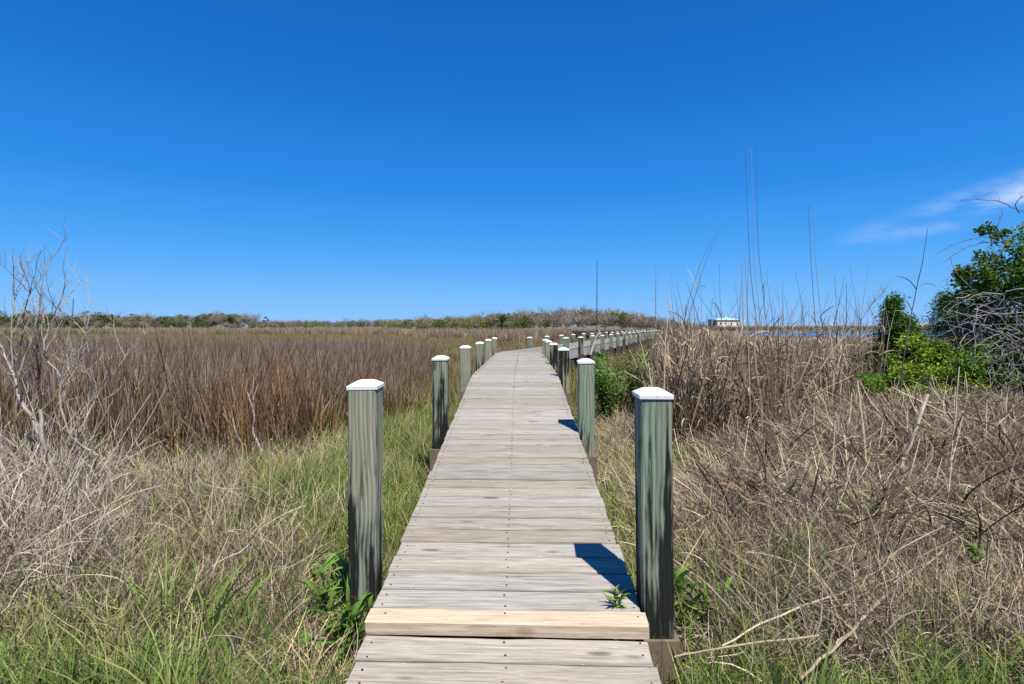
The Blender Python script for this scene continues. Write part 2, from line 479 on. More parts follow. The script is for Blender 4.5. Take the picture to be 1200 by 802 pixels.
def mat_ground():
    m, n, l, o = new_mat('marsh_soil')
    b = n.new('ShaderNodeBsdfPrincipled')
    geo = n.new('ShaderNodeNewGeometry')
    pos = geo.outputs['Position']
    big = noise_n(n, l, scaled(n, l, pos, (0.012, 0.05, 0)), 1.0, 5, 0.6)
    mid = noise_n(n, l, scaled(n, l, pos, (0.25, 0.9, 0)), 1.0, 5, 0.65)
    fine = noise_n(n, l, scaled(n, l, pos, (14, 14, 14)), 1.0, 4, 0.65)
    c = ramp_from(n, l, big, [(0.32, (0.115, 0.115, 0.05)), (0.46, (0.185, 0.145, 0.095)), (0.56, (0.21, 0.175, 0.115)), (0.7, (0.14, 0.135, 0.06))])
    c = mixc(n, l, 1.0, c, ramp_from(n, l, mid, [(0.3, (0.7,) * 3), (0.7, (1.25,) * 3)]), 'MULTIPLY')
    near = ramp_from(n, l, fine, [(0.3, (0.045, 0.036, 0.025)), (0.6, (0.10, 0.08, 0.055)), (0.75, (0.17, 0.14, 0.10))])
    sp = n.new('ShaderNodeSeparateXYZ'); l.new(pos, sp.inputs[0])
    c = mixc(n, l, maprange(n, l, sp.outputs[1], 12, 28), near, c)
    l.new(c, b.inputs['Base Color'])
    b.inputs['Roughness'].default_value = 0.95
    b.inputs['Specular IOR Level'].default_value = 0.1
    bp = n.new('ShaderNodeBump')
    bp.inputs['Strength'].default_value = 0.8
    bp.inputs['Distance'].default_value = 0.03
    l.new(fine, bp.inputs['Height']); l.new(bp.outputs[0], b.inputs['Normal'])
    l.new(b.outputs[0], o.inputs[0])
    return m


def mat_water():
    m, n, l, o = new_mat('creek_water')
    b = n.new('ShaderNodeBsdfPrincipled')
    geo = n.new('ShaderNodeNewGeometry')
    b.inputs['Base Color'].default_value = (0.02, 0.05, 0.09, 1)
    b.inputs['Roughness'].default_value = 0.12
    w = noise_n(n, l, scaled(n, l, geo.outputs['Position'], (0.7, 1.6, 1)), 1.0, 4, 0.6)
    bp = n.new('ShaderNodeBump')
    bp.inputs['Strength'].default_value = 0.5
    bp.inputs['Distance'].default_value = 0.25
    l.new(w, bp.inputs['Height']); l.new(bp.outputs[0], b.inputs['Normal'])
    l.new(b.outputs[0], o.inputs[0])
    return m


M['ground'] = mat_ground()
M['water'] = mat_water()


# ------------------------------------------------------------------ helpers: objects
def tag(o, label=None, cat=None, group=None, kind=None):
    if label: o['label'] = label
    if cat: o['category'] = cat
    if group: o['group'] = group
    if kind: o['kind'] = kind
    return o


def empty(name, loc=(0, 0, 0), rz=0.0):
    o = bpy.data.objects.new(name, None)
    o.empty_display_size = 0.2
    o.location = loc
    o.rotation_euler = (0, 0, rz)
    COL.objects.link(o)
    return o


def link(name, me, parent=None, loc=None, rot=None):
    o = bpy.data.objects.new(name, me)
    COL.objects.link(o)
    if parent is not None:
        o.parent = parent
    if loc is not None:
        o.location = loc
    if rot is not None:
        o.rotation_euler = rot
    return o


class MB:
    """collects verts / faces / blade attributes into one mesh"""
    def __init__(self):
        self.v, self.f, self.t, self.r = [], [], [], []

    def add(self, vs, fs, t=None, r=0.5):
        k = len(self.v)
        self.v += [tuple(x) for x in vs]
        self.f += [tuple(i + k for i in f) for f in fs]
        self.t += list(t) if t is not None else [0.5] * len(vs)
        self.r += [r] * len(vs) if isinstance(r, (int, float)) else list(r)

    def box(self, c, s, rz=0.0, bev=0.0, top=1.0):
        x, y, z = (d / 2 for d in s)
        b = bev
        if b <= 0:
            vs = [(-x, -y, -z), (x, -y, -z), (x, y, -z), (-x, y, -z), (-x * top, -y * top, z), (x * top, -y * top, z), (x * top, y * top, z), (-x * top, y * top, z)]
            fs = [(0, 3, 2, 1), (4, 5, 6, 7), (0, 1, 5, 4), (1, 2, 6, 5), (2, 3, 7, 6), (3, 0, 4, 7)]
        else:
            vs = []
            for zz, ins in ((-z, 0), (z - b, 0), (z, b)):
                vs += [(-x + ins, -y + ins, zz), (x - ins, -y + ins, zz), (x - ins, y - ins, zz), (-x + ins, y - ins, zz)]
            fs = [(0, 3, 2, 1), (8, 9, 10, 11)]
            for k in (0, 4):
                for i in range(4):
                    j = (i + 1) % 4
                    fs.append((k + i, k + j, k + 4 + j, k + 4 + i))
        cs, sn = math.cos(rz), math.sin(rz)
        self.add([(c[0] + a * cs - d * sn, c[1] + a * sn + d * cs, c[2] + e) for a, d, e in vs], fs)

    def tube(self, pts, radii, sides=5, r=0.5, cap=True):
        pts = [Vector(p) for p in pts]
        n = len(pts)
        vs, ts = [], []
        ref = Vector((0.31, 0.95, 0.12))
        for i, p in enumerate(pts):
            d = (pts[min(i + 1, n - 1)] - pts[max(i - 1, 0)]).normalized()
            a = d.cross(ref)
            if a.length < 1e-3:
                a = d.cross(Vector((1, 0, 0)))
            a.normalize()
            b = d.cross(a)
            rr = radii[i] if not isinstance(radii, (int, float)) else radii
            for k in range(sides):
                an = 2 * math.pi * k / sides
                vs.append(p + a * (rr * math.cos(an)) + b * (rr * math.sin(an)))
                ts.append(i / max(1, n - 1))
        fs = []
        for i in range(n - 1):
            for k in range(sides):
                j = (k + 1) % sides
                fs.append((i * sides + k, i * sides + j, (i + 1) * sides + j, (i + 1) * sides + k))
        if cap:
            fs.append(tuple(range(sides))[::-1])
            fs.append(tuple((n - 1) * sides + k for k in range(sides)))
        self.add(vs, fs, ts, r)

    def mesh(self, name, mat, smooth=False):
        me = bpy.data.meshes.new(name)
        me.from_pydata(self.v, [], self.f)
        a = me.attributes.new('t', 'FLOAT', 'POINT'); a.data.foreach_set('value', np.array(self.t, dtype=np.float32))
        a = me.attributes.new('rnd', 'FLOAT', 'POINT'); a.data.foreach_set('value', np.array(self.r, dtype=np.float32))
        if mat: me.materials.append(mat)
        if smooth:
            me.polygons.foreach_set('use_smooth', [True] * len(me.polygons))
        me.update()
        return me

    def build(self, name, mat, parent=None, smooth=False, loc=None, rot=None):
        return link(name, self.mesh(name, mat, smooth), parent, loc, rot)


def np_mesh(name, V, Fc, t, r, mat):
    """V (n,3), Fc (m,4) quads"""
    me = bpy.data.meshes.new(name)
    nv, nf = len(V), len(Fc)
    me.vertices.add(nv)
    me.vertices.foreach_set('co', V.astype(np.float32).ravel())
    me.loops.add(nf * 4)
    me.loops.foreach_set('vertex_index', Fc.astype(np.int32).ravel())
    me.polygons.add(nf)
    me.polygons.foreach_set('loop_start', np.arange(nf, dtype=np.int32) * 4)
    a = me.attributes.new('t', 'FLOAT', 'POINT'); a.data.foreach_set('value', t.astype(np.float32))
    a = me.attributes.new('rnd', 'FLOAT', 'POINT'); a.data.foreach_set('value', r.astype(np.float32))
    me.materials.append(mat)
    me.update(calc_edges=True)
    me.validate()
    return me


def blades(base, az, lean, bend, length, width, segs=3, tip=0.15, kink=None, wavy=0.0):
    """ribbons grown from base points; returns V, F, t, r arrays"""
    n = len(base)
    s = np.linspace(0, 1, segs + 1)
    ang = lean[:, None] + bend[:, None] * s[None, :] ** 1.3
    if kink is not None:
        kp, ka = kink
        ang = ang + np.where(s[None, :] >= kp[:, None], ka[:, None], 0)
    azs = az[:, None] + wavy * np.cumsum(rng.normal(0, 1, (n, segs + 1)), axis=1)
    step = (length / segs)[:, None]
    dx = np.sin(ang) * np.cos(azs); dy = np.sin(ang) * np.sin(azs); dz = np.cos(ang)
    D = np.stack([dx, dy, dz], -1)
    Pn = np.zeros((n, segs + 1, 3))
    Pn[:, 0] = base
    for i in range(segs):
        Pn[:, i + 1] = Pn[:, i] + 0.5 * (D[:, i] + D[:, i + 1]) * step
    roll = rng.uniform(-1.2, 1.2, n)
    side0 = np.stack([-np.sin(az), np.cos(az), np.zeros(n)], -1)
    side0 = np.repeat(side0[:, None], segs + 1, 1)
    nor = np.cross(D, side0)
    side = side0 * np.cos(roll)[:, None, None] + nor * np.sin(roll)[:, None, None]
    prof = np.where(s < 0.55, 1.0, 1.0 - (1 - tip) * (s - 0.55) / 0.45)
    wd = width[:, None] * prof[None, :] * 0.5
    L = Pn - side * wd[..., None]
    Rr = Pn + side * wd[..., None]
    V = np.stack([L, Rr], 2).reshape(-1, 3)
    k = np.arange(n)[:, None] * (segs + 1) * 2 + np.arange(segs)[None, :] * 2
    Fc = np.stack([k, k + 1, k + 3, k + 2], -1).reshape(-1, 4)
    t = np.repeat(np.tile(s, (n, 1)).reshape(-1), 2)
    r = np.repeat(rng.uniform(0, 1, n), (segs + 1) * 2)
    return V, Fc, t, r


def join_np(parts):
    Vs, Fs, ts, rs, k = [], [], [], [], 0
    for V, Fc, t, r in parts:
        Vs.append(V); Fs.append(Fc + k); ts.append(t); rs.append(r)
        k += len(V)
    return np.concatenate(Vs), np.concatenate(Fs), np.concatenate(ts), np.concatenate(rs)


def disc(n, rad):
    a = rng.uniform(0, 2 * math.pi, n); q = rad * np.sqrt(rng.uniform(0, 1, n))
    return np.stack([q * np.cos(a), q * np.sin(a), np.zeros(n)], -1)


def U(a, b, n):
    return rng.uniform(a, b, n)


def leaves(centers, size, upbias=0.3, aspect=0.55):
    """one folded diamond per leaf"""
    n = len(centers)
    d = rng.normal(0, 1, (n, 3)); d[:, 2] = d[:, 2] * 0.6 + 0.1
    d /= np.linalg.norm(d, axis=1)[:, None]
    u = rng.normal(0, 1, (n, 3)); u[:, 2] += upbias * 3
    sd = np.cross(d, u); sd /= np.linalg.norm(sd, axis=1)[:, None] + 1e-9
    sz = (size * rng.uniform(0.6, 1.35, n))[:, None]
    a = centers; b = centers + d * sz * 0.5 + sd * sz * aspect * 0.5
    c = centers + d * sz; e = centers + d * sz * 0.5 - sd * sz * aspect * 0.5
    V = np.stack([a, b, c, e], 1).reshape(-1, 3)
    Fc = np.arange(n * 4).reshape(n, 4)
    t = np.tile([0.0, 0.6, 1.0, 0.6], n)
    r = np.repeat(rng.uniform(0, 1, n), 4)
    return V, Fc, t, r


def scatter(name, pts, rots, scl, idx, protos, label, cat=None):
    """one stuff object: points that carry instances of unlinked tuft meshes"""
    n = len(pts)
    me = bpy.data.meshes.new(name)
    me.vertices.add(n)
    me.vertices.foreach_set('co', np.asarray(pts, dtype=np.float32).ravel())
    for nm, ty, key, arr in (('rot', 'FLOAT_VECTOR', 'vector', np.asarray(rots, dtype=np.float32).ravel()),
                             ('scl', 'FLOAT_VECTOR', 'vector', np.asarray(scl, dtype=np.float32).ravel()),
                             ('idx', 'INT', 'value', np.asarray(idx, dtype=np.int32))):
        a = me.attributes.new(nm, ty, 'POINT')
        a.data.foreach_set(key, arr)
    o = link(name, me)
    ng = bpy.data.node_groups.new(name + '_growth', 'GeometryNodeTree')
    ng.interface.new_socket('Geometry', in_out='INPUT', socket_type='NodeSocketGeometry')
    ng.interface.new_socket('Geometry', in_out='OUTPUT', socket_type='NodeSocketGeometry')
    N, L = ng.nodes, ng.links
    gi = N.new('NodeGroupInput'); go = N.new('NodeGroupOutput')
    iop = N.new('GeometryNodeInstanceOnPoints')
    L.new(gi.outputs[0], iop.inputs['Points'])
    jn = N.new('GeometryNodeJoinGeometry')
    for p in protos:
        oi = N.new('GeometryNodeObjectInfo')
        oi.inputs['Object'].default_value = p
        oi.inputs['As Instance'].default_value = True
        L.new(oi.outputs['Geometry'], jn.inputs[0])
    L.new(jn.outputs[0], iop.inputs['Instance'])
    iop.inputs['Pick Instance'].default_value = True

    def named(nm, ty):
        x = N.new('GeometryNodeInputNamedAttribute')
        x.data_type = ty
        x.inputs['Name'].default_value = nm
        return next(s for s in x.outputs if s.enabled and s.name == 'Attribute')
    L.new(named('idx', 'INT'), iop.inputs['Instance Index'])
    e2r = N.new('FunctionNodeEulerToRotation')
    L.new(named('rot', 'FLOAT_VECTOR'), e2r.inputs[0])
    L.new(e2r.outputs[0], iop.inputs['Rotation'])
    L.new(named('scl', 'FLOAT_VECTOR'), iop.inputs['Scale'])
    L.new(iop.outputs[0], go.inputs[0])
    md = o.modifiers.new('growth', 'NODES')
    md.node_group = ng
    tag(o, label, cat, None, 'stuff')
    return o


def proto(name, parts, mat):
    V, Fc, t, r = join_np(parts)
    return bpy.data.objects.new(name, np_mesh(name, V, Fc, t, r, mat))


# ------------------------------------------------------------------ ground
def fbm(x, y, s, seed=0.0):
    return mnoise.fractal(Vector((x * s + seed, y * s - seed * 0.7, seed)), 0.9, 2.0, 3)


def gz(x, y):
    near = max(0.0, 1 - max(0, y - 2) / 26.0)
    z = 0.03 + 0.06 * fbm(x, y, 0.6, 3.1) * (0.3 + 0.7 * near)
    cx = deck_x(min(y, 13.5))
    d = abs(x - cx)
    z += (0.09 if x > 0 else 0.05) * near * min(1, max(0, (d - 0.7) / 1.5)) * (1 if y < 9 else max(0, 1 - (y - 9) / 4))
    if y < 3.2: z -= 0.05 * max(0, 1 - d / 1.2)
    # low hummocks of matted straw
    for hx, hy, hr, hh in ((-2.6, 4.6, 0.8, 0.08), (2.0, 3.7, 0.75, 0.16), (3.9, 6.2, 1.3, 0.22), (2.9, 4.7, .7, .18), (4.6, 4.6, .8, .25), (5.6, 6.6, 1.1, .3), (1.5, 2.9, .4, .1), (3.1, 3.4, .45, .12), (-2.0, 4.2, 0.7, 0.1)):
        q = ((x - hx) ** 2 + (y - hy) ** 2) / (hr * hr)
        if q < 4: z += hh * math.exp(-q)
    return z


# ------------------------------------------------------------------ boardwalk line
RAMP_END = 7.36
BEND_Y = 13.54
DW = 1.138
TAN_A = 0.35
BDIR = Vector((TAN_A, 1.0, 0)).normalized()
FLAT_Z = CAM_Z - 1.456 + 0.109 * RAMP_END - 0.004


def deck_x(y):
    return 0.0123 * (y - 4.6) + 0.005 if y < RAMP_END else 0.039 + (y - RAMP_END) * 0.0218


def deck_z(y):
    return CAM_Z - 1.456 + 0.109 * y if y < RAMP_END else FLAT_Z - 0.006 * min(1, (y - RAMP_END) / 6)


BEND = Vector((deck_x(BEND_Y), BEND_Y, 0))
FAR_Z = deck_z(BEND_Y)


def far_pt(s, off=0.0):
    """point on the stretch after the bend: s metres past the bend, off metres to the right of the centre line"""
    return BEND + BDIR * s + Vector((BDIR.y, -BDIR.x, 0)) * off


def on_deck(x, y, pad=0.0):
    if y < BEND_Y:
        return abs(x - deck_x(y)) < DW / 2 + pad
    rel = Vector((x, y, 0)) - BEND
    return abs(rel.dot(Vector((BDIR.y, -BDIR.x, 0)))) < DW / 2 + pad and rel.dot(BDIR) > -0.3


def axis_vals(lo, hi, fine_lo, fine_hi, step, growth):
    v = list(np.arange(fine_lo, fine_hi + 1e-6, step))
    s = step
    while v[-1] < hi:
        s *= growth
        v.append(v[-1] + s)
    s = step
    while v[0] > lo:
        s *= growth
        v.insert(0, v[0] - s)
    return v


gx = axis_vals(-4500, 4500, -9, 11, 0.3, 1.25)
gy = axis_vals(-60, 5000, 0.5, 16, 0.3, 1.22)
gv = [(x, y, gz(x, y) if (abs(x) < 60 and y < 60) else 0.03) for y in gy for x in gx]
nxg = len(gx)
gf = [(j * nxg + i, j * nxg + i + 1, (j + 1) * nxg + i + 1, (j + 1) * nxg + i) for j in range(len(gy) - 1) for i in range(nxg - 1)]
gm = bpy.data.meshes.new('ground')
gm.from_pydata(gv, [], gf)
gm.materials.append(M['ground'])
gm.polygons.foreach_set('use_smooth', [True] * len(gm.polygons))
tag(link('ground', gm), kind='structure')

# tidal creek seen over the reeds on the right
wb = MB()
outl = [(37, 84), (48, 77), (75, 80), (120, 92), (150, 120), (150, 150), (120, 158), (92, 156), (74, 150), (58, 136), (44, 108)]
wb.add([(x, y, 0.06) for x, y in outl], [tuple(range(len(outl)))])
tag(wb.build('water', M['water']), kind='structure')
# narrow creek on the left marsh
wb = MB()
outl = [(-16, 96), (-60, 118), (-120, 128), (-120, 134), (-60, 126), (-12, 103)]
wb.add([(x, y, 0.055) for x, y in outl][::-1], [tuple(range(len(outl)))])
tag(wb.build('creek', M['water']), kind='structure')

# ------------------------------------------------------------------ boardwalk
bw = empty('boardwalk', (0, 0, 0))
tag(bw, 'long weathered grey plank boardwalk ramping up and bending right across the marsh', 'boardwalk')
nails = MB()


def nail(x, y, z, r=0.0048):
    k = 6
    vs = [(x + r * math.cos(2 * math.pi * i / k), y + r * math.sin(2 * math.pi * i / k), z + 0.0016) for i in range(k)]
    vs += [(x + r * 1.05 * math.cos(2 * math.pi * i / k), y + r * 1.05 * math.sin(2 * math.pi * i / k), z - 0.003) for i in range(k)]
    nails.add(vs, [tuple(range(k))] + [(i, i + k, (i + 1) % k + k, (i + 1) % k) for i in range(k)])


def plank_mesh(name, w, L, th, mat, seed):
    """board with eased edges, a slight bow and ragged ends; long axis X"""
    rr = random.Random(seed)
    n = 9
    b = MB()
    vs = []
    prof = [(-w / 2, -th), (-w / 2, -0.006), (-w / 2 + 0.006, 0), (w / 2 - 0.006, 0), (w / 2, -0.006), (w / 2, -th)]
    for i in range(n):
        u = i / (n - 1)
        x = -L / 2 + L * u
        dy1 = rr.uniform(-1, 1) * 0.0022; dy2 = rr.uniform(-1, 1) * 0.0022
        dz = rr.uniform(-1, 1) * 0.0012
        for k, (py, pz) in enumerate(prof):
            ex = rr.uniform(-1, 1) * 0.004 if i in (0, n - 1) else 0
            vs.append((x + ex, py + (dy1 if py < 0 else dy2), pz + dz + (0.0012 if k in (2, 3) else 0) * math.sin(u * 9 + seed)))
    fs = []
    m = len(prof)
    for i in range(n - 1):
        for k in range(m):
            j = (k + 1) % m
            fs.append((i * m + k, (i + 1) * m + k, (i + 1) * m + j, i * m + j))
    fs.append(tuple(range(m)))
    fs.append(tuple((n - 1) * m + k for k in range(m))[::-1])
    b.add(vs, fs)
    return b.mesh(name, mat)


PITCH = 0.143
pm = [plank_mesh('plank', 0.1365, DW, 0.036, M['deck'], k) for k in range(8)]


def put_plank(me, x, y, z, yaw, slope, dx, label=None):
    o = link('plank', me, bw, (x + dx, y, z), (math.atan(slope), random.uniform(-0.0025, 0.0025), yaw))
    if label: o['label'] = label
    return o


# ramp and level stretch
y = 2.345 + PITCH / 2
k = 0
while y < BEND_Y - 0.25:
    slope = 0.109 if y < RAMP_END - 0.05 else 0.0
    yaw = R(-1.6 + 0.9 * min(1, (y - 2.3) / 4)) - (0.0 if slope else 0.01)
    dx = random.uniform(-0.004, 0.004)
    zz = deck_z(y) + random.uniform(-0.0022, 0.0022)
    put_plank(pm[random.randrange(8)], deck_x(y), y, zz, yaw + random.uniform(-0.003, 0.003), slope, dx)
    for nx in (-DW / 2 + 0.035, -0.006, DW / 2 - 0.035):
        for ny in (-0.036, 0.036):
            if y < 13.0:
                a = nx + random.uniform(-0.008, 0.008); c_ = ny + random.uniform(-0.01, 0.01)
                nail(deck_x(y) + a, y + c_ + a * yaw, zz + c_ * slope + 0.0008, 0.0048 if y > 4 else 0.0042)
    y += PITCH
    k += 1
y_last = y - PITCH / 2
# wedge of cut boards through the bend
for i in range(10):
    f = i / 10.0
    yaw = -math.atan(TAN_A) * f - 0.015
    yy = y_last + 0.075 + i * 0.085
    put_plank(pm[i % 8], BEND.x + (yy - BEND_Y) * 0.15 - 0.0 + f * 0.05, yy, FAR_Z - 0.002 * (i % 3), yaw, 0.0, 0)
# the far stretch: too slim to tell its boards apart one by one
fd = MB()
s0 = 0.45
for i in range(330):
    p = far_pt(s0 + i * PITCH)
    fd.box((p.x, p.y, FAR_Z - 0.018 + random.uniform(-0.003, 0.003)), (DW, 0.136, 0.036), -math.atan(TAN_A), 0.004)
o = fd.build('far_planks', M['deck'], bw)
o['kind'] = 'stuff'

# new pine board at the step and the two boards of the lower landing
o = put_plank(plank_mesh('plank', 0.094, DW + 0.012, 0.058, M['fresh'], 31), deck_x(2.3), 2.297, deck_z(2.297) + 0.003, R(-1.9), 0.09, 0.0,
              'pale new pine plank with a rusty knot at the step')
for nx in (-DW / 2 + 0.04, -0.03, DW / 2 - 0.05):
    nail(nx, 2.297 + (0.02 if nx < 0 else -0.01), deck_z(2.297) + 0.005, 0.004)
for i, yy in enumerate((2.181, 2.038, 1.895, 1.752, 1.609, 1.466)):
    zz = deck_z(yy) - 0.054
    put_plank(pm[(i * 3 + 1) % 8], deck_x(yy) - 0.003, yy, zz, R(-1.8), 0.109, random.uniform(-0.004, 0.004))
    for nx in (-DW / 2 + 0.035, 0.0, DW / 2 - 0.035):
        for ny in (-0.036, 0.036):
            nail(deck_x(yy) + nx + random.uniform(-0.01, 0.01), yy + ny + random.uniform(-0.008, 0.008), zz + ny * 0.109 + 0.001, 0.0042)
o = nails.build('nail_heads', M['nail'], bw)
o['kind'] = 'stuff'


def beam(name, p0, p1, h, th, mat):
    """board standing on edge from p0 to p1 (top edge)"""
    p0, p1 = Vector(p0), Vector(p1)
    d = p1 - p0
    L = d.length
    b = MB()
    x, t2 = L / 2, th / 2
    b.box((0, 0, -h / 2), (L, th, h), 0, 0.004)
    o = b.build(name, mat, bw)
    mid = (p0 + p1) / 2
    o.location = mid
    o.rotation_euler = (0, -math.atan2(d.z, math.hypot(d.x, d.y)), math.atan2(d.y, d.x))
    return o


for side in (-1, 1):
    off = side * (DW / 2 - 0.045)
    beam('stringer', (deck_x(2.34) + off, 2.34, deck_z(2.34) - 0.04), (deck_x(RAMP_END) + off, RAMP_END, deck_z(RAMP_END) - 0.04), 0.22, 0.04, M['fascia'])
    beam('stringer', (deck_x(1.3) + off, 1.3, deck_z(1.3) - 0.108), (deck_x(2.2) + off, 2.2, deck_z(2.2) - 0.108), 0.14, 0.04, M['fascia'])
    e = Vector((deck_x(BEND_Y) + off - side * 0.0, BEND_Y - 0.1 * side, FAR_Z - 0.037))
    beam('stringer', (deck_x(RAMP_END) + off, RAMP_END + 0.005, deck_z(RAMP_END) - 0.04), e, 0.26, 0.04, M['fascia'])
    # fascia boards of the far stretch, one per bay
    for i in range(18):
        a = far_pt(0.25 + i * 2.6 - 0.1 * side, side * (DW / 2 - 0.022))
        b_ = far_pt(0.25 + (i + 1) * 2.6 - 0.012 - 0.1 * side, side * (DW / 2 - 0.022))
        beam('fascia_board', (a.x, a.y, FAR_Z + 0.006), (b_.x, b_.y, FAR_Z + 0.006 + random.uniform(-0.008, 0.008)), 0.31, 0.038, M['fascia'])
# dark cross caps under the far stretch
for i in range(26):
    p = far_pt(0.9 + i * 1.85)
    b = MB()
    b.box((0, 0, 0), (DW + 0.3, 0.12, 0.2), 0, 0.004)
    b.build('cross_beam', M['dark_wood'], bw, loc=(p.x, p.y, FAR_Z - 0.42), rot=(0, 0, -math.atan(TAN_A)))

# ------------------------------------------------------------------ posts
PW = 0.133


def timber_mesh(h, mat, seed):
    b = MB()
    rr = random.Random(seed)
    n = 7
    vs = []
    x = PW / 2
    c = 0.006
    prof = [(-x + c, -x), (x - c, -x), (x, -x + c), (x, x - c), (x - c, x), (-x + c, x), (-x, x - c), (-x, -x + c)]
    for i in range(n):
        z = h * i / (n - 1)
        ox, oy = rr.uniform(-1, 1) * 0.0015, rr.uniform(-1, 1) * 0.0015
        vs += [(a + ox, d + oy, z) for a, d in prof]
    m = 8
    fs = []
    for i in range(n - 1):
        for k in range(m):
            j = (k + 1) % m
            fs.append((i * m + k, i * m + j, (i + 1) * m + j, (i + 1) * m + k))
    fs += [tuple(range(m))[::-1], tuple((n - 1) * m + k for k in range(m))]
    b.add(vs, fs)
    return b.mesh('timber', mat)


def cap_mesh():
    b = MB()
    a, h1, h2 = 0.0715, 0.019, 0.040
    vs = []
    for w_, z in ((a, 0), (a + 0.001, h1 - 0.004), (a - 0.004, h1), (0.040, h2 - 0.005), (0.030, h2 - 0.001)):
        vs += [(-w_, -w_, z), (w_, -w_, z), (w_, w_, z), (-w_, w_, z)]
    fs = [(0, 3, 2, 1), (16, 17, 18, 19)]
    for k in range(4):
        for i in range(4):
            j = (i + 1) % 4
            fs.append((k * 4 + i, k * 4 + j, k * 4 + 4 + j, k * 4 + 4 + i))
    b.add(vs, fs)
    return b.mesh('cap', M['cap'])


CAPM = cap_mesh()


def post(x, y, top, dz, label, rz=0.0, mat='post', seed=0, tilt=(0, 0), pale_base=True, group='capped posts lining the boardwalk', bx=0.0, jdrop=0.205):
    """x, y centre; top = height of the cap's tip; dz = deck height beside it"""
    jz = dz - jdrop
    root = empty('wooden_post', (x, y, jz), rz)
    root.rotation_euler = (tilt[0], tilt[1], rz)
    tag(root, label, 'post', group)
    h = top - 0.040 - jz
    link('timber', timber_mesh(h, M[mat], seed), root)
    link('cap', CAPM, root, (random.uniform(-.002, .002), random.uniform(-.002, .002), h + 0.001), (random.uniform(-.018, .018), random.uniform(-.018, .018), random.uniform(-.03, .03)))
    b = MB()
    hb = jz - gz(x, y) + 0.3
    b.box((bx, 0, -hb / 2 - 0.002), (PW + 0.02, PW + 0.02, hb), 0, 0.004)
    b.build('pile', M['pile'] if pale_base else M['dark_wood'], root)
    return root


def lx(y): return deck_x(y) - DW / 2 - PW / 2 - 0.004
def rx(y): return deck_x(y) + DW / 2 + PW / 2 + 0.004


ordn = ['nearest', 'second', 'third', 'fourth', 'fifth', 'sixth', 'seventh', 'eighth', 'ninth', 'tenth', 'eleventh', 'twelfth',
        'thirteenth', 'fourteenth', 'fifteenth', 'sixteenth', 'seventeenth', 'eighteenth', 'nineteenth', 'twentieth']
Lp = [(2.60, 0.26, 'post', 'big greenish white-capped post left of the new pine plank', 5),
      (5.0, 0.272, 'post_dark', 'second capped post on the left side, green above and stained black below', 12),
      (7.34, 0.262, 'post_clean', 'third capped post on the left side, pale green where the ramp levels off', 23),
      (9.75, 0.282, 'post', 'fourth white-capped post on the left side, slimmer with distance', 31),
      (12.1, 0.29, 'post_clean', 'fifth capped post on the left side, just short of the bend', 47),
      (14.4, 0.30, 'post_clean', 'sixth capped post on the left side, at the outside of the bend', 50)]
for y, dc, mt, lab, sd in Lp:
    yy = y + PW / 2
    x = (lx(yy) - (0.045 if y < 3 else 0.022)) if y < 13 else -0.45
    post(x, yy, CAM_Z - dc, deck_z(min(yy, BEND_Y)), lab, R(-0.7), mt, sd, bx=-0.012)
Rp = [(2.33, 0.268, 'post_dark', 'big black-stained capped post right of the new pine plank', 61),
      (4.8, 0.288, 'post_clean', 'second capped post on the right side, clean green beside leafy shrubs', 74),
      (7.22, 0.285, 'post', 'third white-capped post on the right side, where the ramp levels off', 80),
      (9.62, 0.296, 'post_dark', 'fourth white-capped post on the right side, darkly stained', 92),
      (11.6, 0.308, 'post_clean', 'fifth white-capped post on the right side, just short of the bend', 101),
      (13.3, 0.32, 'post_clean', 'sixth capped post on the right side, at the inside of the bend', 113)]
for y, dc, mt, lab, sd in Rp:
    yy = y + PW / 2
    post(rx(min(yy, 13.2)), yy, CAM_Z - dc, deck_z(min(yy, BEND_Y)), lab, R(-0.7), mt, sd, tilt=(0, R(-0.5) if y < 3 else 0), bx=0.012, jdrop=.12 if y < 3 else .205)
wf = -math.atan(TAN_A)
for i in range(18):
    p = far_pt(2.2 + i * 1.92, DW / 2 + PW / 2 + 0.004)
    post(p.x, p.y, CAM_Z - 0.325 - 0.0015 * i + random.uniform(-.012, .012), FAR_Z, f'{"first" if i == 0 else ordn[i]} small capped post past the bend, along the near edge of the far boardwalk',
         wf, random.choice(('post_clean', 'post_clean', 'post_clean', 'post')), 200 + i, pale_base=False)
    p = far_pt(2.9 + i * 1.92, -DW / 2 - PW / 2 - 0.004)
    post(p.x, p.y, CAM_Z - 0.322 - 0.0015 * i + random.uniform(-.012, .012), FAR_Z, f'{"first" if i == 0 else ordn[i]} small capped post past the bend, along the far edge of the far boardwalk',
         wf, random.choice(('post_clean', 'post_clean', 'post')), 300 + i, pale_base=False)

# ------------------------------------------------------------------ distance: pier, poles, houses
pr = empty('pier', (5.2, 50, 0))
tag(pr, 'dark low pier running behind the far boardwalk posts', 'pier')
pz = 1.15
b = MB(); b.box((5.2, 4, pz - 0.06), (0.2, 0.2, 0.12)); b.v = []; b.f = []; b.t = []; b.r = []
q0, q1 = Vector((0.4, -1.5, pz)), Vector((10.5, 13, pz))
dq = (q1 - q0); an = math.atan2(dq.y, dq.x)
b.box(((q0.x + q1.x) / 2, (q0.y + q1.y) / 2, pz - 0.07), (dq.length, 0.9, 0.12), an)
b.build('pier_deck', M['dark_wood'], pr)
for i in range(9):
    p = q0 + dq * (i / 8.0)
    b = MB(); b.box((p.x, p.y, (pz - 0.13) / 2 - 0.1), (0.18, 0.18, pz - 0.13 + 0.2), an)
    b.build('pile', M['dark_wood'], pr)
b = MB(); b.box((q0.x + 0.5, q0.y + 0.2, pz - 0.25), (1.2, 1.0, 0.24), an); b.build('landing', M['dark_wood'], pr)

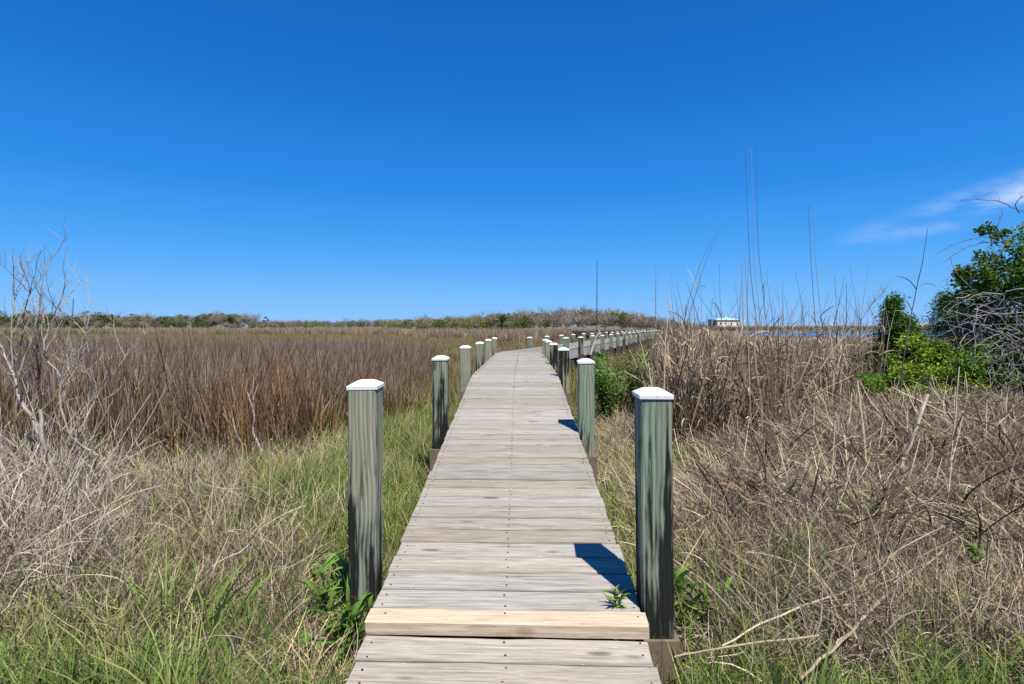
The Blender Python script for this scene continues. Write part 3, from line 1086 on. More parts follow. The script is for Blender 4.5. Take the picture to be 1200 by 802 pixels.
for (px, ptop, Y, arm, lab) in ((699.5, 306, 46, False, 'slender dark pole rising behind the far boardwalk, the left one without an arm'),
                                (768.5, 308, 52, True, 'slender grey pole with a tiny side arm at the far end of the boardwalk')):
    base = P(px, 384, Y); topz = P(px, ptop, Y).z
    rt = empty('tall_pole', (base.x, Y, 0))
    tag(rt, lab, 'pole')
    b = MB(); b.tube([(0, 0, -0.3), (0.0, 0, topz * 0.5), (0.02, 0, topz)], [0.055, 0.04, 0.02], 6)
    b.build('shaft', M['dark_wood'] if not arm else M['vine'], rt)
    if arm:
        z = P(px, 351, Y).z
        b = MB(); b.tube([(0.0, -0.05, z), (-0.22, -0.05, z + 0.03), (-0.36, -0.05, z - 0.04)], [0.03, 0.03, 0.02], 5)
        b.build('arm', M['vine'], rt)

M['cream'] = mat_plain('cream_wall', (0.80, 0.72, 0.56), 0.8, 0.06, 0.6)
M['aqua'] = mat_plain('aqua_metal_roof', (0.42, 0.70, 0.74), 0.5, 0.06, 0.6)
M['white'] = mat_plain('white_trim', (0.75, 0.75, 0.73), 0.6, 0.05, 1)
M['glass'] = mat_plain('dark_glass', (0.05, 0.06, 0.075), 0.15, 0.1, 1, 0.5)
M['grey_roof'] = mat_plain('grey_roof', (0.23, 0.25, 0.24), 0.8, 0.1, 0.8)
M['slate'] = mat_plain('slate_blue_wall', (0.12, 0.15, 0.2), 0.8, 0.1, 0.8)


def house(px0, px1, ptop, Y, wallm, roofm, label, roof_h=0.3, depth=7.0, tower=None, flat=False, wins=3):
    x0 = (px0 - 600) / F * Y; x1 = (px1 - 600) / F * Y
    zt = CAM_Z + (382 - ptop) / F * Y
    w = x1 - x0
    h = zt - roof_h
    rt = empty('house', ((x0 + x1) / 2, Y + depth / 2, 0))
    tag(rt, label, 'house')
    b = MB(); b.box((0, 0, h / 2), (w, depth, h)); b.build('wall', wallm, rt)
    b = MB()
    e = 0.5
    vs = [(-w / 2 - e, -depth / 2 - e, h), (w / 2 + e, -depth / 2 - e, h), (w / 2 + e, depth / 2 + e, h), (-w / 2 - e, depth / 2 + e, h),
          (-w * 0.36, -depth * 0.12, h + roof_h), (w * 0.36, -depth * 0.12, h + roof_h), (w * 0.36, depth * 0.12, h + roof_h), (-w * 0.36, depth * 0.12, h + roof_h)]
    b.add(vs, [(0, 3, 2, 1), (4, 5, 6, 7), (0, 1, 5, 4), (1, 2, 6, 5), (2, 3, 7, 6), (3, 0, 4, 7)])
    rf = b.build('roof', roofm, rt, loc=(0, 0, 0.003))
    if tower:
        b = MB(); b.box((0, -depth * 0.1, h + roof_h + 0.3), (1.6, 1.6, 0.9), 0, 0, 0.7); b.build('cupola', roofm, rf)
        b = MB(); b.box((-w / 2 - 1.0, 0.5, h * 0.5 + 0.15), (1.95, 4, h + 0.3)); b.build('stair_tower', M['slate'], rt)
    for i in range(wins):
        x = -w / 2 + w * (i + 0.5) / wins
        b = MB(); b.box((x, -depth / 2 - 0.03, h * 0.62), (w / wins * 0.26, 0.08, h * 0.2))
        wd = b.build('window', M['glass'], rt)
        b = MB(); b.box((x, -depth / 2 - 0.06, h * 0.62 - h * 0.15), (w / wins * 0.34, 0.14, 0.12)); b.build('sill', M['white'], wd)
    return rt


house(841, 867, 373.2, 250, M['cream'], M['aqua'], 'cream house with a bright aqua roof and cupola on the far shore', .75, 9, tower=True, wins=4)
house(963, 975, 384.0, 300, M['cream'], M['grey_roof'], 'small pinkish house on the far shore between tall reeds', 1.0, 8, wins=2)
house(1012, 1023, 384.8, 330, M['white'], M['slate'], 'small white house with dark roof on the far shore left of the cedar', 0.9, 8, wins=2)
house(1066, 1098, 378.0, 220, M['shrub'] if False else M['slate'], M['grey_roof'], 'grey roofed building showing between the two dark cedars', 1.6, 9, wins=3)

# ------------------------------------------------------------------ trees: generic builders
def crown_points(n, rx_, ry_, rz_, clumps, rr, zc):
    """leaf positions gathered into uneven clumps through an ellipsoid"""
    cs = []
    for _ in range(clumps):
        while True:
            p = np.array([rr.uniform(-1, 1), rr.uniform(-1, 1), rr.uniform(-1, 1)])
            q = np.linalg.norm(p)
            if 0.25 < q < 1: break
        cs.append((p * rr.uniform(.8, 1.25) * np.array([rx_, ry_, rz_]), rr.uniform(0.14, 0.40)))
    out = []
    per = max(1, n // clumps)
    for c, s in cs:
        q = rng.normal(0, 1, (per, 3)); q *= (rng.uniform(0.35, 1, per) / (np.linalg.norm(q, axis=1) + 1e-6))[:, None]
        out.append(c[None] + q * s * np.array([rx_, ry_, rz_ * 0.8])[None])
    o = np.concatenate(out); o[:, 2] += zc
    return o


def tree_meshes(kind, seed, h=5.0):
    rr = random.Random(seed)
    b = MB()
    if kind == 'pine':
        V = []
        b.tube([(0, 0, -0.3), (rr.uniform(-.2, .2), 0, h * 0.5), (rr.uniform(-.3, .3), 0, h * 0.92)], [h * .018, h * .014, h * .006], 5)
        pts = crown_points(420, h * .27, h * .27, h * .34, 18, rr, h * .62)
        lv = leaves(pts, h * .07, 0.6, 0.7); mat = M['pine_far']
    elif kind == 'bare':
        b.tube([(0, 0, -0.3), (rr.uniform(-.1, .1) * h, 0, h * 0.35)], [h * .02, h * .013], 5)
        tips = []
        for i in range(11):
            a = rr.uniform(0, 6.28); s = rr.uniform(0.2, 0.45) * h
            p0 = (0, 0, h * rr.uniform(.12, .35)); p1 = (s * .5 * math.cos(a), s * .5 * math.sin(a), h * rr.uniform(.45, .65)); p2 = (s * math.cos(a), s * math.sin(a), h * rr.uniform(.65, .98))
            b.tube([p0, p1, p2], [h * .009, h * .006, h * .002], 4)
            tips += [p1, p2]
        tips = np.array(tips)
        n = 420
        bs = tips[rng.integers(0, len(tips), n)] + rng.normal(0, h * .085, (n, 3))
        lv = blades(bs, U(0, 6.28, n), U(0, 1.1, n), U(-.4, .4, n), U(.08, .2, n) * h, np.full(n, h * .0085), 2, 0.3); mat = M['bare_far']
    elif kind == 'shrub':
        b.tube([(0, 0, -0.2), (0, 0, h * .4)], [h * .03, h * .015], 5)
        pts = crown_points(420, h * .55, h * .5, h * .42, 14, rr, h * .48)
        lv = leaves(pts, h * .085, 0.5, 0.7); mat = M['ever_far']
    elif kind == 'spring':
        b.tube([(0, 0, -0.2), (0, 0, h * .5)], [h * .02, h * .01], 5)
        for i in range(6):
            a = rr.uniform(0, 6.28); q = rr.uniform(.2, .38) * h
            b.tube([(0, 0, h * .2), (q * math.cos(a), q * math.sin(a), h * rr.uniform(.6, .95))], [h * .009, h * .003], 4)
        pts = crown_points(330, h * .42, h * .4, h * .42, 13, rr, h * .56)
        lv = leaves(pts, h * .06, 0.5, 0.7); mat = M['spring_far']
    elif kind == 'oak':
        b.tube([(0, 0, -0.2), (0, 0, h * .5)], [h * .03, h * .015], 5)
        pts = crown_points(460, h * .42, h * .4, h * .40, 15, rr, h * .6)
        lv = leaves(pts, h * .07, 0.5, 0.7); mat = M['ever_far']
    else:  # palm-like spiky crown
        b.tube([(0, 0, -0.2), (0, 0, h * .6)], [h * .04, h * .03], 6)
        n = 130
        bs = np.zeros((n, 3)); bs[:, 2] = h * .55
        lv = blades(bs, U(0, 6.28, n), U(0.1, 1.7, n), U(0.1, .7, n), U(.3, .5, n) * h, np.full(n, h * .04), 3, 0.1); mat = M['ever_far']
    cr = np_mesh('crown', *lv, mat)
    return b.mesh('trunk', M['vine'] if kind == 'bare' else M['bark_dark']), cr


TREES = {k: [tree_meshes(k, 10 * i + j) for j in range(nv)] for i, (k, nv) in enumerate((('pine', 4), ('bare', 5), ('shrub', 3), ('oak', 3), ('palm', 1), ('spring', 3)))}


def put_tree(kind, x, y, h, name, label, group=None, rz=None, wide=1.0):
    tr, cr = random.choice(TREES[kind])
    rt = empty(name, (x, y, 0.0), random.uniform(0, 6.28) if rz is None else rz)
    s = h / 5.0
    rt.scale = (s * wide, s * wide, s)
    tag(rt, label, 'tree' if kind not in ('shrub',) else 'shrub', group)
    link('trunk', tr, rt)
    link('crown', cr, rt)
    return rt


def wood(name, pts, kinds, label):
    """far wood that reads as one mass"""
    protos = []
    for k in kinds:
        for tr, cr in TREES[k]:
            # merge crown and trunk into one unlinked tree
            ob = bpy.data.objects.new('wood_tree', cr)
            protos.append(ob)
    n = len(pts)
    pts = np.array(pts)
    rot = np.zeros((n, 3)); rot[:, 2] = U(0, 6.28, n)
    scl = np.stack([pts[:, 3] / 5 * U(0.9, 1.4, n), pts[:, 3] / 5 * U(0.9, 1.4, n), pts[:, 3] / 5], -1)
    return scatter(name, pts[:, :3], rot, scl, rng.integers(0, len(protos), n), protos, label)


# left pine wood, y 367-380
pts = []
for i in range(520):
    Y = random.uniform(235, 300)
    px = random.uniform(-260, 312)
    if px > 290 and random.random() < 0.5: continue
    top = 370.2 - 1.6 * math.sin(px * 0.021 + 1) + random.gauss(.5, 2.0) + (2.5 if 60 < px < 100 else 0) + (2 if px > 285 else 0)
    pts.append(((px - 600) / F * Y, Y, 0, max(3.5, CAM_Z + (382 - top) / F * Y)))
for i in range(260):
    Y = random.uniform(222, 236)
    px = random.uniform(-260, 330)
    pts.append(((px - 600) / F * Y, Y, -0.3, random.uniform(2.2, 4.0)))
wood('pine_wood', pts, ('pine', 'oak', 'oak', 'bare'), 'dark pine wood along the horizon behind the left marsh')
# low pale scrub from 313 to 560
pts = []
for i in range(420):
    Y = random.uniform(250, 330)
    px = random.uniform(300, 600)
    top = 377.5 - 4.5 * max(0, (px - 400) / 200) + random.gauss(0, 1.2)
    pts.append(((px - 600) / F * Y, Y, 0, max(1.5, CAM_Z + (382 - top) / F * Y)))
wood('low_scrub', pts, ('bare', 'spring', 'spring', 'oak'), 'low pale scrub wood on the horizon left of the boardwalk')
# wooded rise behind the boardwalk, 470-800
pts = []
for i in range(560):
    Y = random.uniform(150, 195)
    px = random.uniform(455, 830)
    prof = np.interp(px, [455, 520, 560, 600, 640, 690, 740, 765, 800, 830], [378, 374, 371.5, 369, 367.5, 366, 369, 374, 379, 381])
    top = prof + random.gauss(1.6, 2.4)
    pts.append(((px - 600) / F * Y, Y, 0, max(1.2, CAM_Z + (382 - top) / F * Y)))
left_part = [p for p in pts if 600 + F * p[0] / p[1] < 612]
pts = [p for p in pts if 600 + F * p[0] / p[1] >= 612]
wood('spring_wood', left_part, ('spring', 'spring', 'bare', 'oak'), 'pale spring-green scrub wood left of the wooded rise')
wood('scrub_wood', pts, ('bare', 'bare', 'bare', 'oak'), 'bare grey-brown wooded rise behind the far boardwalk')
# far shore on the right
pts = []
for i in range(1500):
    Y = 158 + 60 * random.random() ** 2
    px = random.uniform(770, 1290)
    top = 383.4 + random.gauss(0, 0.7)
    pts.append(((px - 600) / F * Y, Y, 0, max(0.5, CAM_Z + (382 - top) / F * Y)))
wood('far_shore_scrub', pts, ('bare', 'bare', 'shrub'), 'low brown scrub along the far shore beyond the water')

# trees one can pick out in front of the wooded rise
for kind, px, top, Y, name, lab, wide in (
        ('shrub', 521, 373, 128, 'evergreen_shrub', 'dark round evergreen bush at the marsh edge left of the boardwalk', 0.75),
        ('shrub', 493, 377, 142, 'evergreen_shrub', 'small brown-green bush left of the dark round bush', 0.9),
        ('palm', 588, 366.5, 126, 'palmetto', 'dark spiky palmetto standing above the boardwalk bend', 1.25),
        ('shrub', 604, 379, 128, 'evergreen_shrub', 'low dark evergreen bush right of the spiky palmetto', 1.4),
        ('oak', 612, 368.5, 130, 'evergreen_tree', 'dark green tree right of the spiky palmetto', 0.9),
        ('oak', 622, 368, 132, 'evergreen_tree', 'second dark green tree right of the spiky palmetto', 1.0),
        ('spring', 560, 372, 139, 'spring_tree', 'second yellow-green bushy tree left of the spiky palmetto', 1.3),
        ('oak', 730, 366.5, 130, 'evergreen_tree', 'green tree crown on the rise between the two poles', 1.2),
        ('bare', 580, 366, 140, 'bare_tree', 'pale bare tree just behind the spiky palmetto', 1.0),
        ('bare', 601, 371, 132, 'bare_tree', 'silvery bare tree right of the spiky palmetto', 1.1),
        ('bare', 648, 361, 132, 'bare_tree', 'tallest bare reddish tree on the wooded rise', 1.2),
        ('bare', 634, 370, 130, 'bare_tree', 'grey bare tree left of the tallest reddish tree', 1.3),
        ('bare', 664, 369, 132, 'bare_tree', 'grey bare tree right of the tallest reddish tree', 1.3),
        ('bare', 684, 366, 135, 'bare_tree', 'reddish bare tree just left of the slender dark pole', 1.2),
        ('bare', 710, 368, 138, 'bare_tree', 'grey bare tree just right of the slender dark pole', 1.3),
        ('shrub', 641, 384, 118, 'evergreen_shrub', 'low dark bush in front of the bare trees right of the bend', 1.0),
        ('shrub', 663, 383, 122, 'evergreen_shrub', 'low dark bush left of the slender dark pole', 1.0),
        ('shrub', 747, 380, 120, 'evergreen_shrub', 'dark bush at the right foot of the wooded rise', 1.0),
        ('shrub', 757, 382, 118, 'evergreen_shrub', 'dark low bush by the pole with the side arm', 1.1),
        ('spring', 545, 373, 138, 'spring_tree', 'yellow-green bushy tree left of the spiky palmetto', 1.5)):
    put_tree(kind, (px - 600) / F * Y, Y, CAM_Z + (382 - top) / F * Y, name, lab, None, None, wide)

# ------------------------------------------------------------------ grass: tuft prototypes
def p_rush(n, h0, h1, rad, w, lean=0.16, mat='rush', segs=3):
    return proto('rush_tuft', [blades(disc(n, rad), U(0, 6.28, n), np.abs(rng.normal(0, lean, n)), rng.normal(0.12, 0.16, n), U(h0, h1, n), U(w * .7, w * 1.3, n), segs, 0.25)], M[mat])


def p_grass(n, h0, h1, rad, w, lean=0.3, bend=0.8, mat='green', segs=4):
    return proto('grass_tuft', [blades(disc(n, rad), U(0, 6.28, n), np.abs(rng.normal(0, lean, n)), U(0.1, bend, n) * 1.6, U(h0, h1, n), U(w * .7, w * 1.3, n), segs, 0.1)], M[mat])


def p_thatch(n, h0, h1, rad, w, mat='thatch', flat=1.2, segs=4):
    b = disc(n, rad); b[:, 2] = U(0, 0.09, n)
    az = U(0, 6.28, n)
    return proto('thatch_tuft', [blades(b, az, U(0.5, flat, n), U(-0.1, 1.1, n), U(h0, h1, n), U(w * .6, w * 1.4, n), segs, 0.3, wavy=0.18)], M[mat])


def p_comb(n, h0, h1, rad, w, mat='thatch'):
    """matted straw all swept the same way"""
    b = disc(n, rad); b[:, 2] = U(0, 0.1, n)
    az = rng.normal(0, 0.5, n)
    return proto('swept_tuft', [blades(b, az, U(0.9, 1.35, n), U(0.0, 0.6, n), U(h0, h1, n), U(w * .6, w * 1.4, n), 4, 0.3, wavy=0.12)], M[mat])


def p_reed(n, h0, h1, rad, w, mat='reed'):
    a = blades(disc(n, rad), U(0, 6.28, n), np.abs(rng.normal(0, .16, n)), rng.normal(0, .22, n), U(h0, h1, n), U(w * .7, w * 1.3, n), 4, 0.35,
               kink=(U(.45, 1.3, n), rng.normal(0, 1.0, n)))
    m = n
    b = disc(m, rad); b[:, 2] = U(0.15, h1 * .8, m)
    lf = blades(b, U(0, 6.28, m), U(.3, 1.4, m), U(.4, 1.9, m), U(.15, .5, m), U(w * .9, w * 2.2, m), 4, 0.15, wavy=.25)
    return proto('reed_tuft', [a, lf], M[mat])


def p_twig(n, size, rad, w, mat='twigs'):
    b = disc(n, rad); b[:, 2] = U(0, size * .9, n)
    return proto('twig_tangle', [blades(b, U(0, 6.28, n), U(.2, 1.7, n), rng.normal(0, 1.0, n), U(.25, .8, n) * size, U(w * .6, w * 1.4, n), 5, 0.4, wavy=.35)], M[mat])


def p_fineweed(n, h0, h1, rad, w, mat='reed'):
    """stiff upright weed stems with fine twiggy tops"""
    bs = disc(n, rad); az = U(0, 6.28, n); ln = np.abs(rng.normal(0, .12, n)); ht = U(h0, h1, n)
    a = blades(bs, az, ln, rng.normal(0, .08, n), ht, np.full(n, w * 1.3), 3, 0.5)
    k = 7
    ix = np.repeat(np.arange(n), k)
    fr = U(.35, .97, n * k)
    b = bs[ix] + np.stack([np.sin(ln[ix]) * np.cos(az[ix]), np.sin(ln[ix]) * np.sin(az[ix]), np.cos(ln[ix])], -1) * (fr * ht[ix])[:, None]
    tw = blades(b, U(0, 6.28, n * k), U(.3, 1.0, n * k), U(-.5, .2, n * k), U(.06, .24, n * k), np.full(n * k, w * .7), 2, 0.4)
    return proto('weed_tuft', [a, tw], M[mat])


def rots(n, tilt=0.12):
    r = np.zeros((n, 3)); r[:, 0] = rng.normal(0, tilt, n); r[:, 1] = rng.normal(0, tilt, n); r[:, 2] = U(0, 6.28, n)
    return r


def gpt(px, py, h=.12):
    """where the line of sight through (px, py) meets the plant layer h above the ground"""
    Y = (CAM_Z - h) * F / (py - 382)
    return ((px - 600) / F * Y, Y)


CLEAR = [gpt(402, 775) + (.22,), gpt(380, 725) + (.2,), gpt(356, 785) + (.16,), gpt(805, 735) + (.22,), gpt(835, 750) + (.18,), gpt(340, 560) + (.3,),
         gpt(960, 780) + (.16,), gpt(1010, 735) + (.16,), gpt(1060, 690) + (.16,), gpt(1100, 655) + (.16,), gpt(235, 800) + (.15,), gpt(190, 795) + (.15,)]


def place(name, protos, region, n, accept, label, smin=0.8, smax=1.2, tilt=0.12, warp=1.0, sfun=None, zrot=None):
    """region (x0,x1,y0,y1) sampled denser towards the camera (warp>1)"""
    pts, sc = [], []
    x0, x1, y0, y1 = region
    tries = 0
    while len(pts) < n and tries < n * 30:
        tries += 1
        y = y0 + (y1 - y0) * random.random() ** warp
        x = random.uniform(x0, x1)
        if abs(x) > 1.02 * y + 1.6: continue
        if on_deck(x, y, 0.06): continue
        if random.random() > accept(x, y): continue
        if any((x - a) ** 2 + (y - b_) ** 2 < c_ * c_ for a, b_, c_ in CLEAR) and random.random() < .85: continue
        pts.append((x, y, (gz(x, y) if y < 60 and abs(x) < 60 else 0.03) - 0.015))
        s = random.uniform(smin, smax) * (sfun(x, y) if sfun else 1)
        sc.append((s, s, s * random.uniform(.9, 1.1)))
    m = len(pts)
    ro = rots(m, tilt)
    if zrot is not None:
        ro[:, 2] = rng.normal(zrot[0], zrot[1], m)
    return scatter(name, pts, ro, sc, rng.integers(0, len(protos), m), protos, label)


def rush_edge(x):
    """front edge of the left rush bed (distance), as seen in the photograph"""
    return np.interp(x, [-9, -6, -4.2, -3, -2.2, -1.7, -1.45], [6.4, 5.6, 5.2, 5.4, 6.1, 7.4, 9.6]) + 0.9 * fbm(x, 0, 0.9, 8)


def rush_ok(x, y):
    if y < rush_edge(max(-9, x)): return 0
    lim = -1.35 - 0.11 * max(0, y - 9)
    if x > lim: return 0
    e = min(1, (lim - x) / 0.9) * min(1, .35 + (y - rush_edge(max(-9, x))) / 1.2)
    return (0.35 + 0.65 * e) * (1 if y > 14 else max(.3, min(1, .8 + 1.2 * fbm(x, y, 1.1, 61)))) * (1 if y < 24 else max(0, 1 - (y - 24) / 8))


place('needlerush', [p_rush(26, .7, 1.42, .2, .012), p_rush(28, .5, 1.36, .24, .011, .26), p_rush(22, .85, 1.55, .2, .0115), p_rush(26, .4, 1.2, .26, .012, .42), p_grass(26, .25, .6, .2, .008, .25, .5, 'green'),
                     p_rush(12, .4, 1.1, .3, .008, .6, 'reed', 4), p_rush(24, .4, 1.0, .25, .011, .3, 'umber', 3)],
      (-34, -1.3, 4.8, 32), 9200, rush_ok, 'dense brown needlerush bed left of the boardwalk', .8, 1.08, .10, 1.25,
      sfun=lambda x, y: 0.93 - .0105 * max(0, y - 6) + 0.24 * min(.25, fbm(x, y, .7, 2)) + .12 * fbm(x, y, 2.2, 9) - 0.28 * max(0, min(1, 1 - (-1.2 - .1 * max(0, y - 9) - x) / 1.6)))


def low_ok(x, y):
    if rush_ok(x, y) > 0.5 and y < 26: return 0
    if x > 0.7 + 0.27 * y: return 0
    return 0.9


place('marsh_grass', [p_rush(40, .22, .55, .3, .012, .3, 'marsh', 2), p_rush(40, .2, .48, .3, .011, .35, 'marsh', 2), p_rush(36, .3, .65, .3, .011, .25, 'marsh', 2)],
      (-60, 16, 9, 75), 9000, low_ok, 'short olive-brown marsh grass between the rushes and the far trees', .85, 1.25, .1, 1.5)


def band_ok(x, y):
    px = 600 + F * x / y
    v = 0.0
    if 560 < px < 652 and 40 < y < 75: v = .9
    if 652 <= px < 760 and 62 < y < 80: v = .7
    if 480 < px <= 560 and 55 < y < 80: v = .8
    if px <= 470 and 75 < y < 120 and fbm(x, y, .02, 5) > -.1: v = .7
    return v


place('tall_marsh_grass', [p_rush(46, .6, 1.35, .5, .02, .16, 'reed', 2), p_rush(46, .5, 1.2, .5, .02, .16, 'rush', 2)], (-110, 22, 40, 120), 3600, band_ok,
      'taller brown marsh grass in bands before the far trees', .8, 1.2, .06, 1.0)

# near left: grass, straw, twig tangles
lush_n = lambda x, y: fbm(x, y, .55, 21)
lump = lambda x, y, k: max(0, min(1, .5 + 1.5 * fbm(x, y, 2.3, k)))     # clumps about a forearm across


def left_grass(x, y):
    if x > 0: return 0
    if y > rush_edge(max(-9, x)) + .5 and x < -1.45 - .11 * max(0, y - 9): return 0
    if y > 13: return 0.25
    if x > -1.9 and y > 3.4: return 1
    px = 600 + F * x / y
    k = (.45 if y < 3 and lump(x, y, 27) > .5 else 1) * .35 if (150 < px < 270 and 4.0 < y < 5.6) or (235 < px < 345 and 2.9 < y < 3.9) else 1
    return k * min(1, max(0.3, .8 + 1.3 * lush_n(x, y))) * (.15 + .85 * lump(x, y, 3))


def right_grass(x, y):
    if x < 0: return 0
    if y > 12: return 0
    px = 600 + F * x / y
    d = x - deck_x(min(y, 13.5)) - DW / 2
    v = max(0.02, .04 + 1.3 * fbm(x, y, .6, 33))
    if d < 0.8: v = max(v, .9)
    if y > 5.2 and d > 1.0: v *= .25
    if 4.6 < y < 6.6 and 0.75 < x < 2.7: v = 1
    if y < 3.6 and d > .5: v += .5
    return min(1, v) * (.3 + .7 * lump(x, y, 5))


GP = [p_grass(44, .10, .28, .12, .0042), p_grass(40, .12, .34, .13, .0042, .3), p_grass(46, .08, .24, .14, .0038, .5), p_grass(30, .16, .42, .1, .0048, .2, .6),
      p_grass(30, .12, .34, .12, .005, .4, 1.0, 'lush'), p_grass(9, .16, .42, .12, .010, .4, 1.2, 'lush')]
place('green_grass', GP, (-11, 0, 2.0, 14), 9000, left_grass, 'yellow-green grass on the left between rushes and boardwalk', .65, 1.35, .2, 1.5)
place('green_grass', GP, (0, 11, 2.0, 13), 3600, right_grass, 'green grass on the right beside boardwalk and posts', .55, 1.1, .2, 1.5)


def p_mat(n, h0, h1, rad, w, mat='thatch', segs=6):
    """low felt of short curled dead blades"""
    b = disc(n, rad); b[:, 2] = U(0, 0.10, n)
    return proto('mat_tuft', [blades(b, U(0, 6.28, n), U(0.7, 1.5, n), rng.normal(0.25, .8, n), U(h0, h1, n), U(w * .6, w * 1.4, n), segs, 0.25, wavy=0.32)], M[mat])


TH = [p_mat(80, .08, .28, .17, .0034), p_mat(80, .08, .24, .2, .0030), p_mat(46, .10, .34, .17, .0042, 'straw'), p_mat(60, .10, .36, .2, .0038, 'reed'), p_mat(44, .10, .30, .18, .0036, 'umber')]


def left_thatch(x, y):
    if x > 0 or y > rush_edge(max(-9, x)) + .8: return 0
    if x > -1.7 and y > 3.6: return .08
    px = 600 + F * x / y
    if 150 < px < 270 and 4.0 < y < 5.6: return .6
    if 235 < px < 345 and 2.9 < y < 3.9: return .5
    if y < 3: return (.1 + .35 * lump(x, y, 27))
    return min(1, max(.08, .28 - 1.5 * lush_n(x, y))) * (.1 + .9 * lump(x, y, 7))


place('dead_thatch', TH, (-10, 0, 2.15, 8.5), 4000, left_thatch, 'matted tan dead grass on the left foreground', .65, 1.3, .3, 1.4)


def right_thatch(x, y):
    if x < 0.6: return 0
    d = x - DW / 2
    if d < .5: return .15
    if y > 9.5: return .2
    if 4.7 < y < 6.3 and x < 2.3: return .1
    return .3 + .7 * lump(x, y, 11)


place('dead_thatch', TH, (0.6, 11, 2.3, 10), 7000, right_thatch, 'matted grey-tan dead grass on the right foreground', .65, 1.35, .3, 1.4)
place('swept_straw', [p_comb(60, .2, .5, .2, .0034), p_comb(60, .15, .42, .22, .0030)], (0.9, 8, 2.4, 8), 700,
      lambda x, y: .9 if fbm(x, y, .5, 44) > -.05 and x - DW / 2 > .5 else .03, 'swept mats of fine dead straw on the right', .7, 1.2, .15, 1.2, zrot=(2.4, 1.1))
place('swept_straw', [p_comb(60, .2, .5, .2, .0034, 'straw'), p_comb(60, .15, .42, .22, .0032)], (-6.5, -.9, 2.4, 7), 130,
      lambda x, y: .9 if fbm(x, y, .5, 51) > .05 else .03, 'swept mats of pale dead straw on the left', .7, 1.2, .15, 1.2, zrot=(-1.2, 1.1))

TW = [p_twig(110, .5, .3, .0036), p_twig(120, .42, .32, .0030), p_twig(80, .6, .28, .0042)]


def left_twig(x, y):
    px = 600 + F * x / y
    v = 0
    if px < 140 and 2.5 < y < 4.6: v = max(0, 1 - max(0, px - 75) / 65)
    if 230 < px < 345 and 2.9 < y < 3.9: v = max(v, .2)
    return v


place('twig_tangle', TW, (-6, -1.2, 2.4, 5.0), 270, left_twig, 'tangled bleached dead twigs around the bare shrub on the left', .7, 1.15, .2, 1.0)

ST = [p_grass(50, .14, .40, .09, .0038, .4, 1.3, 'reed'), p_grass(60, .14, .40, .09, .0036, .35, 1.3, 'thatch'), p_grass(50, .16, .46, .08, .0038, .3, 1.2, 'straw'), p_grass(60, .12, .36, .1, .0034, .45, 1.4, 'thatch')]
place('straw_tufts', ST, (-6, -.8, 2.2, 6.5), 560, lambda x, y: (1 if fbm(x, y, .9, 71) > .08 else .12) * (x < -1.2 or y < 3.2), 'pale drooping straw tufts among the left-hand grass', .8, 1.25, .2, 1.2)
place('straw_tufts', ST, (.9, 6, 2.4, 6), 260, lambda x, y: 1 if fbm(x, y, .9, 75) > .02 else .15, 'pale drooping straw tufts on the right', .8, 1.2, .2, 1.2)


# right: standing dead reeds
def reed_front(x):
    return np.interp(x, [1.4, 1.7, 2.1, 2.7, 3.4, 4.4, 5.5, 7, 9], [7.6, 6.2, 5.7, 5.8, 6.9, 7.8, 8.6, 9.6, 10.5]) + .5 * fbm(x, 0, 1.1, 14)


def reed_ok(x, y):
    if x < 0.25 * y + (.15 if y < 9 else .55): return 0
    if y < reed_front(min(9, x)): return 0
    if y > BEND_Y - 1:
        rel = Vector((x, y, 0)) - BEND
        if rel.dot(Vector((BDIR.y, -BDIR.x, 0))) < 1.2: return 0
    return 1 if y < 30 else max(0, 1 - (y - 30) / 18)


def reed_h(x, y):
    px = 600 + F * x / y
    k = 1.0 if px < 850 else max(.82, 1 - (px - 850) / 300)
    if 822 < px < 880: k *= max(.6, .93 - .012 * max(0, y - 6))
    if px > 870: k *= max(.5, 1 - .0125 * max(0, y - 6))
    return k * (.96 + .16 * fbm(x, y, .5, 6) + .1 * fbm(x, y, 2.0, 16))


place('dead_reeds', [p_reed(20, .7, 1.5, .22, .010), p_reed(24, .6, 1.35, .24, .010), p_reed(18, .9, 1.6, .2, .011), p_reed(14, .6, 1.45, .22, .012, 'straw'), p_reed(18, .7, 1.5, .24, .011, 'umber'), p_reed(12, 1.0, 1.75, .2, .012)],
      (1.2, 40, 6, 46), 5000, reed_ok, 'standing tan dead reeds right of the boardwalk', .78, 1.1, .14, 1.3, sfun=reed_h)
place('dead_weeds', [p_fineweed(14, .9, 1.55, .26, .007), p_fineweed(12, .8, 1.4, .26, .0065), p_fineweed(12, .8, 1.5, .26, .0065, 'umber')], (1.2, 40, 6, 46), 3200, reed_ok,
      'brown twiggy dead weed stems among the right-hand reeds', .75, 1.06, .12, 1.3, sfun=reed_h)


place('tall_dead_stems', [p_reed(5, 1.5, 2.1, .2, .009), p_reed(4, 1.4, 2.3, .22, .008, 'umber'), p_reed(5, 1.3, 1.9, .22, .010, 'straw')], (1.6, 14, 5.6, 16), 170,
      lambda x, y: reed_ok(x, y) if 770 < 600 + F * x / y < 1045 and not 825 < 600 + F * x / y < 872 else 0, 'taller ragged dead stems poking out above the right-hand reeds', .85, 1.1, .1, 1.2)


def flat_ok(x, y):
    if x < 1.6: return 0
    px = 600 + F * x / y
    if px < 830: return 0
    if y > reed_front(min(9, x)) + 1.0: return 0
    return .95


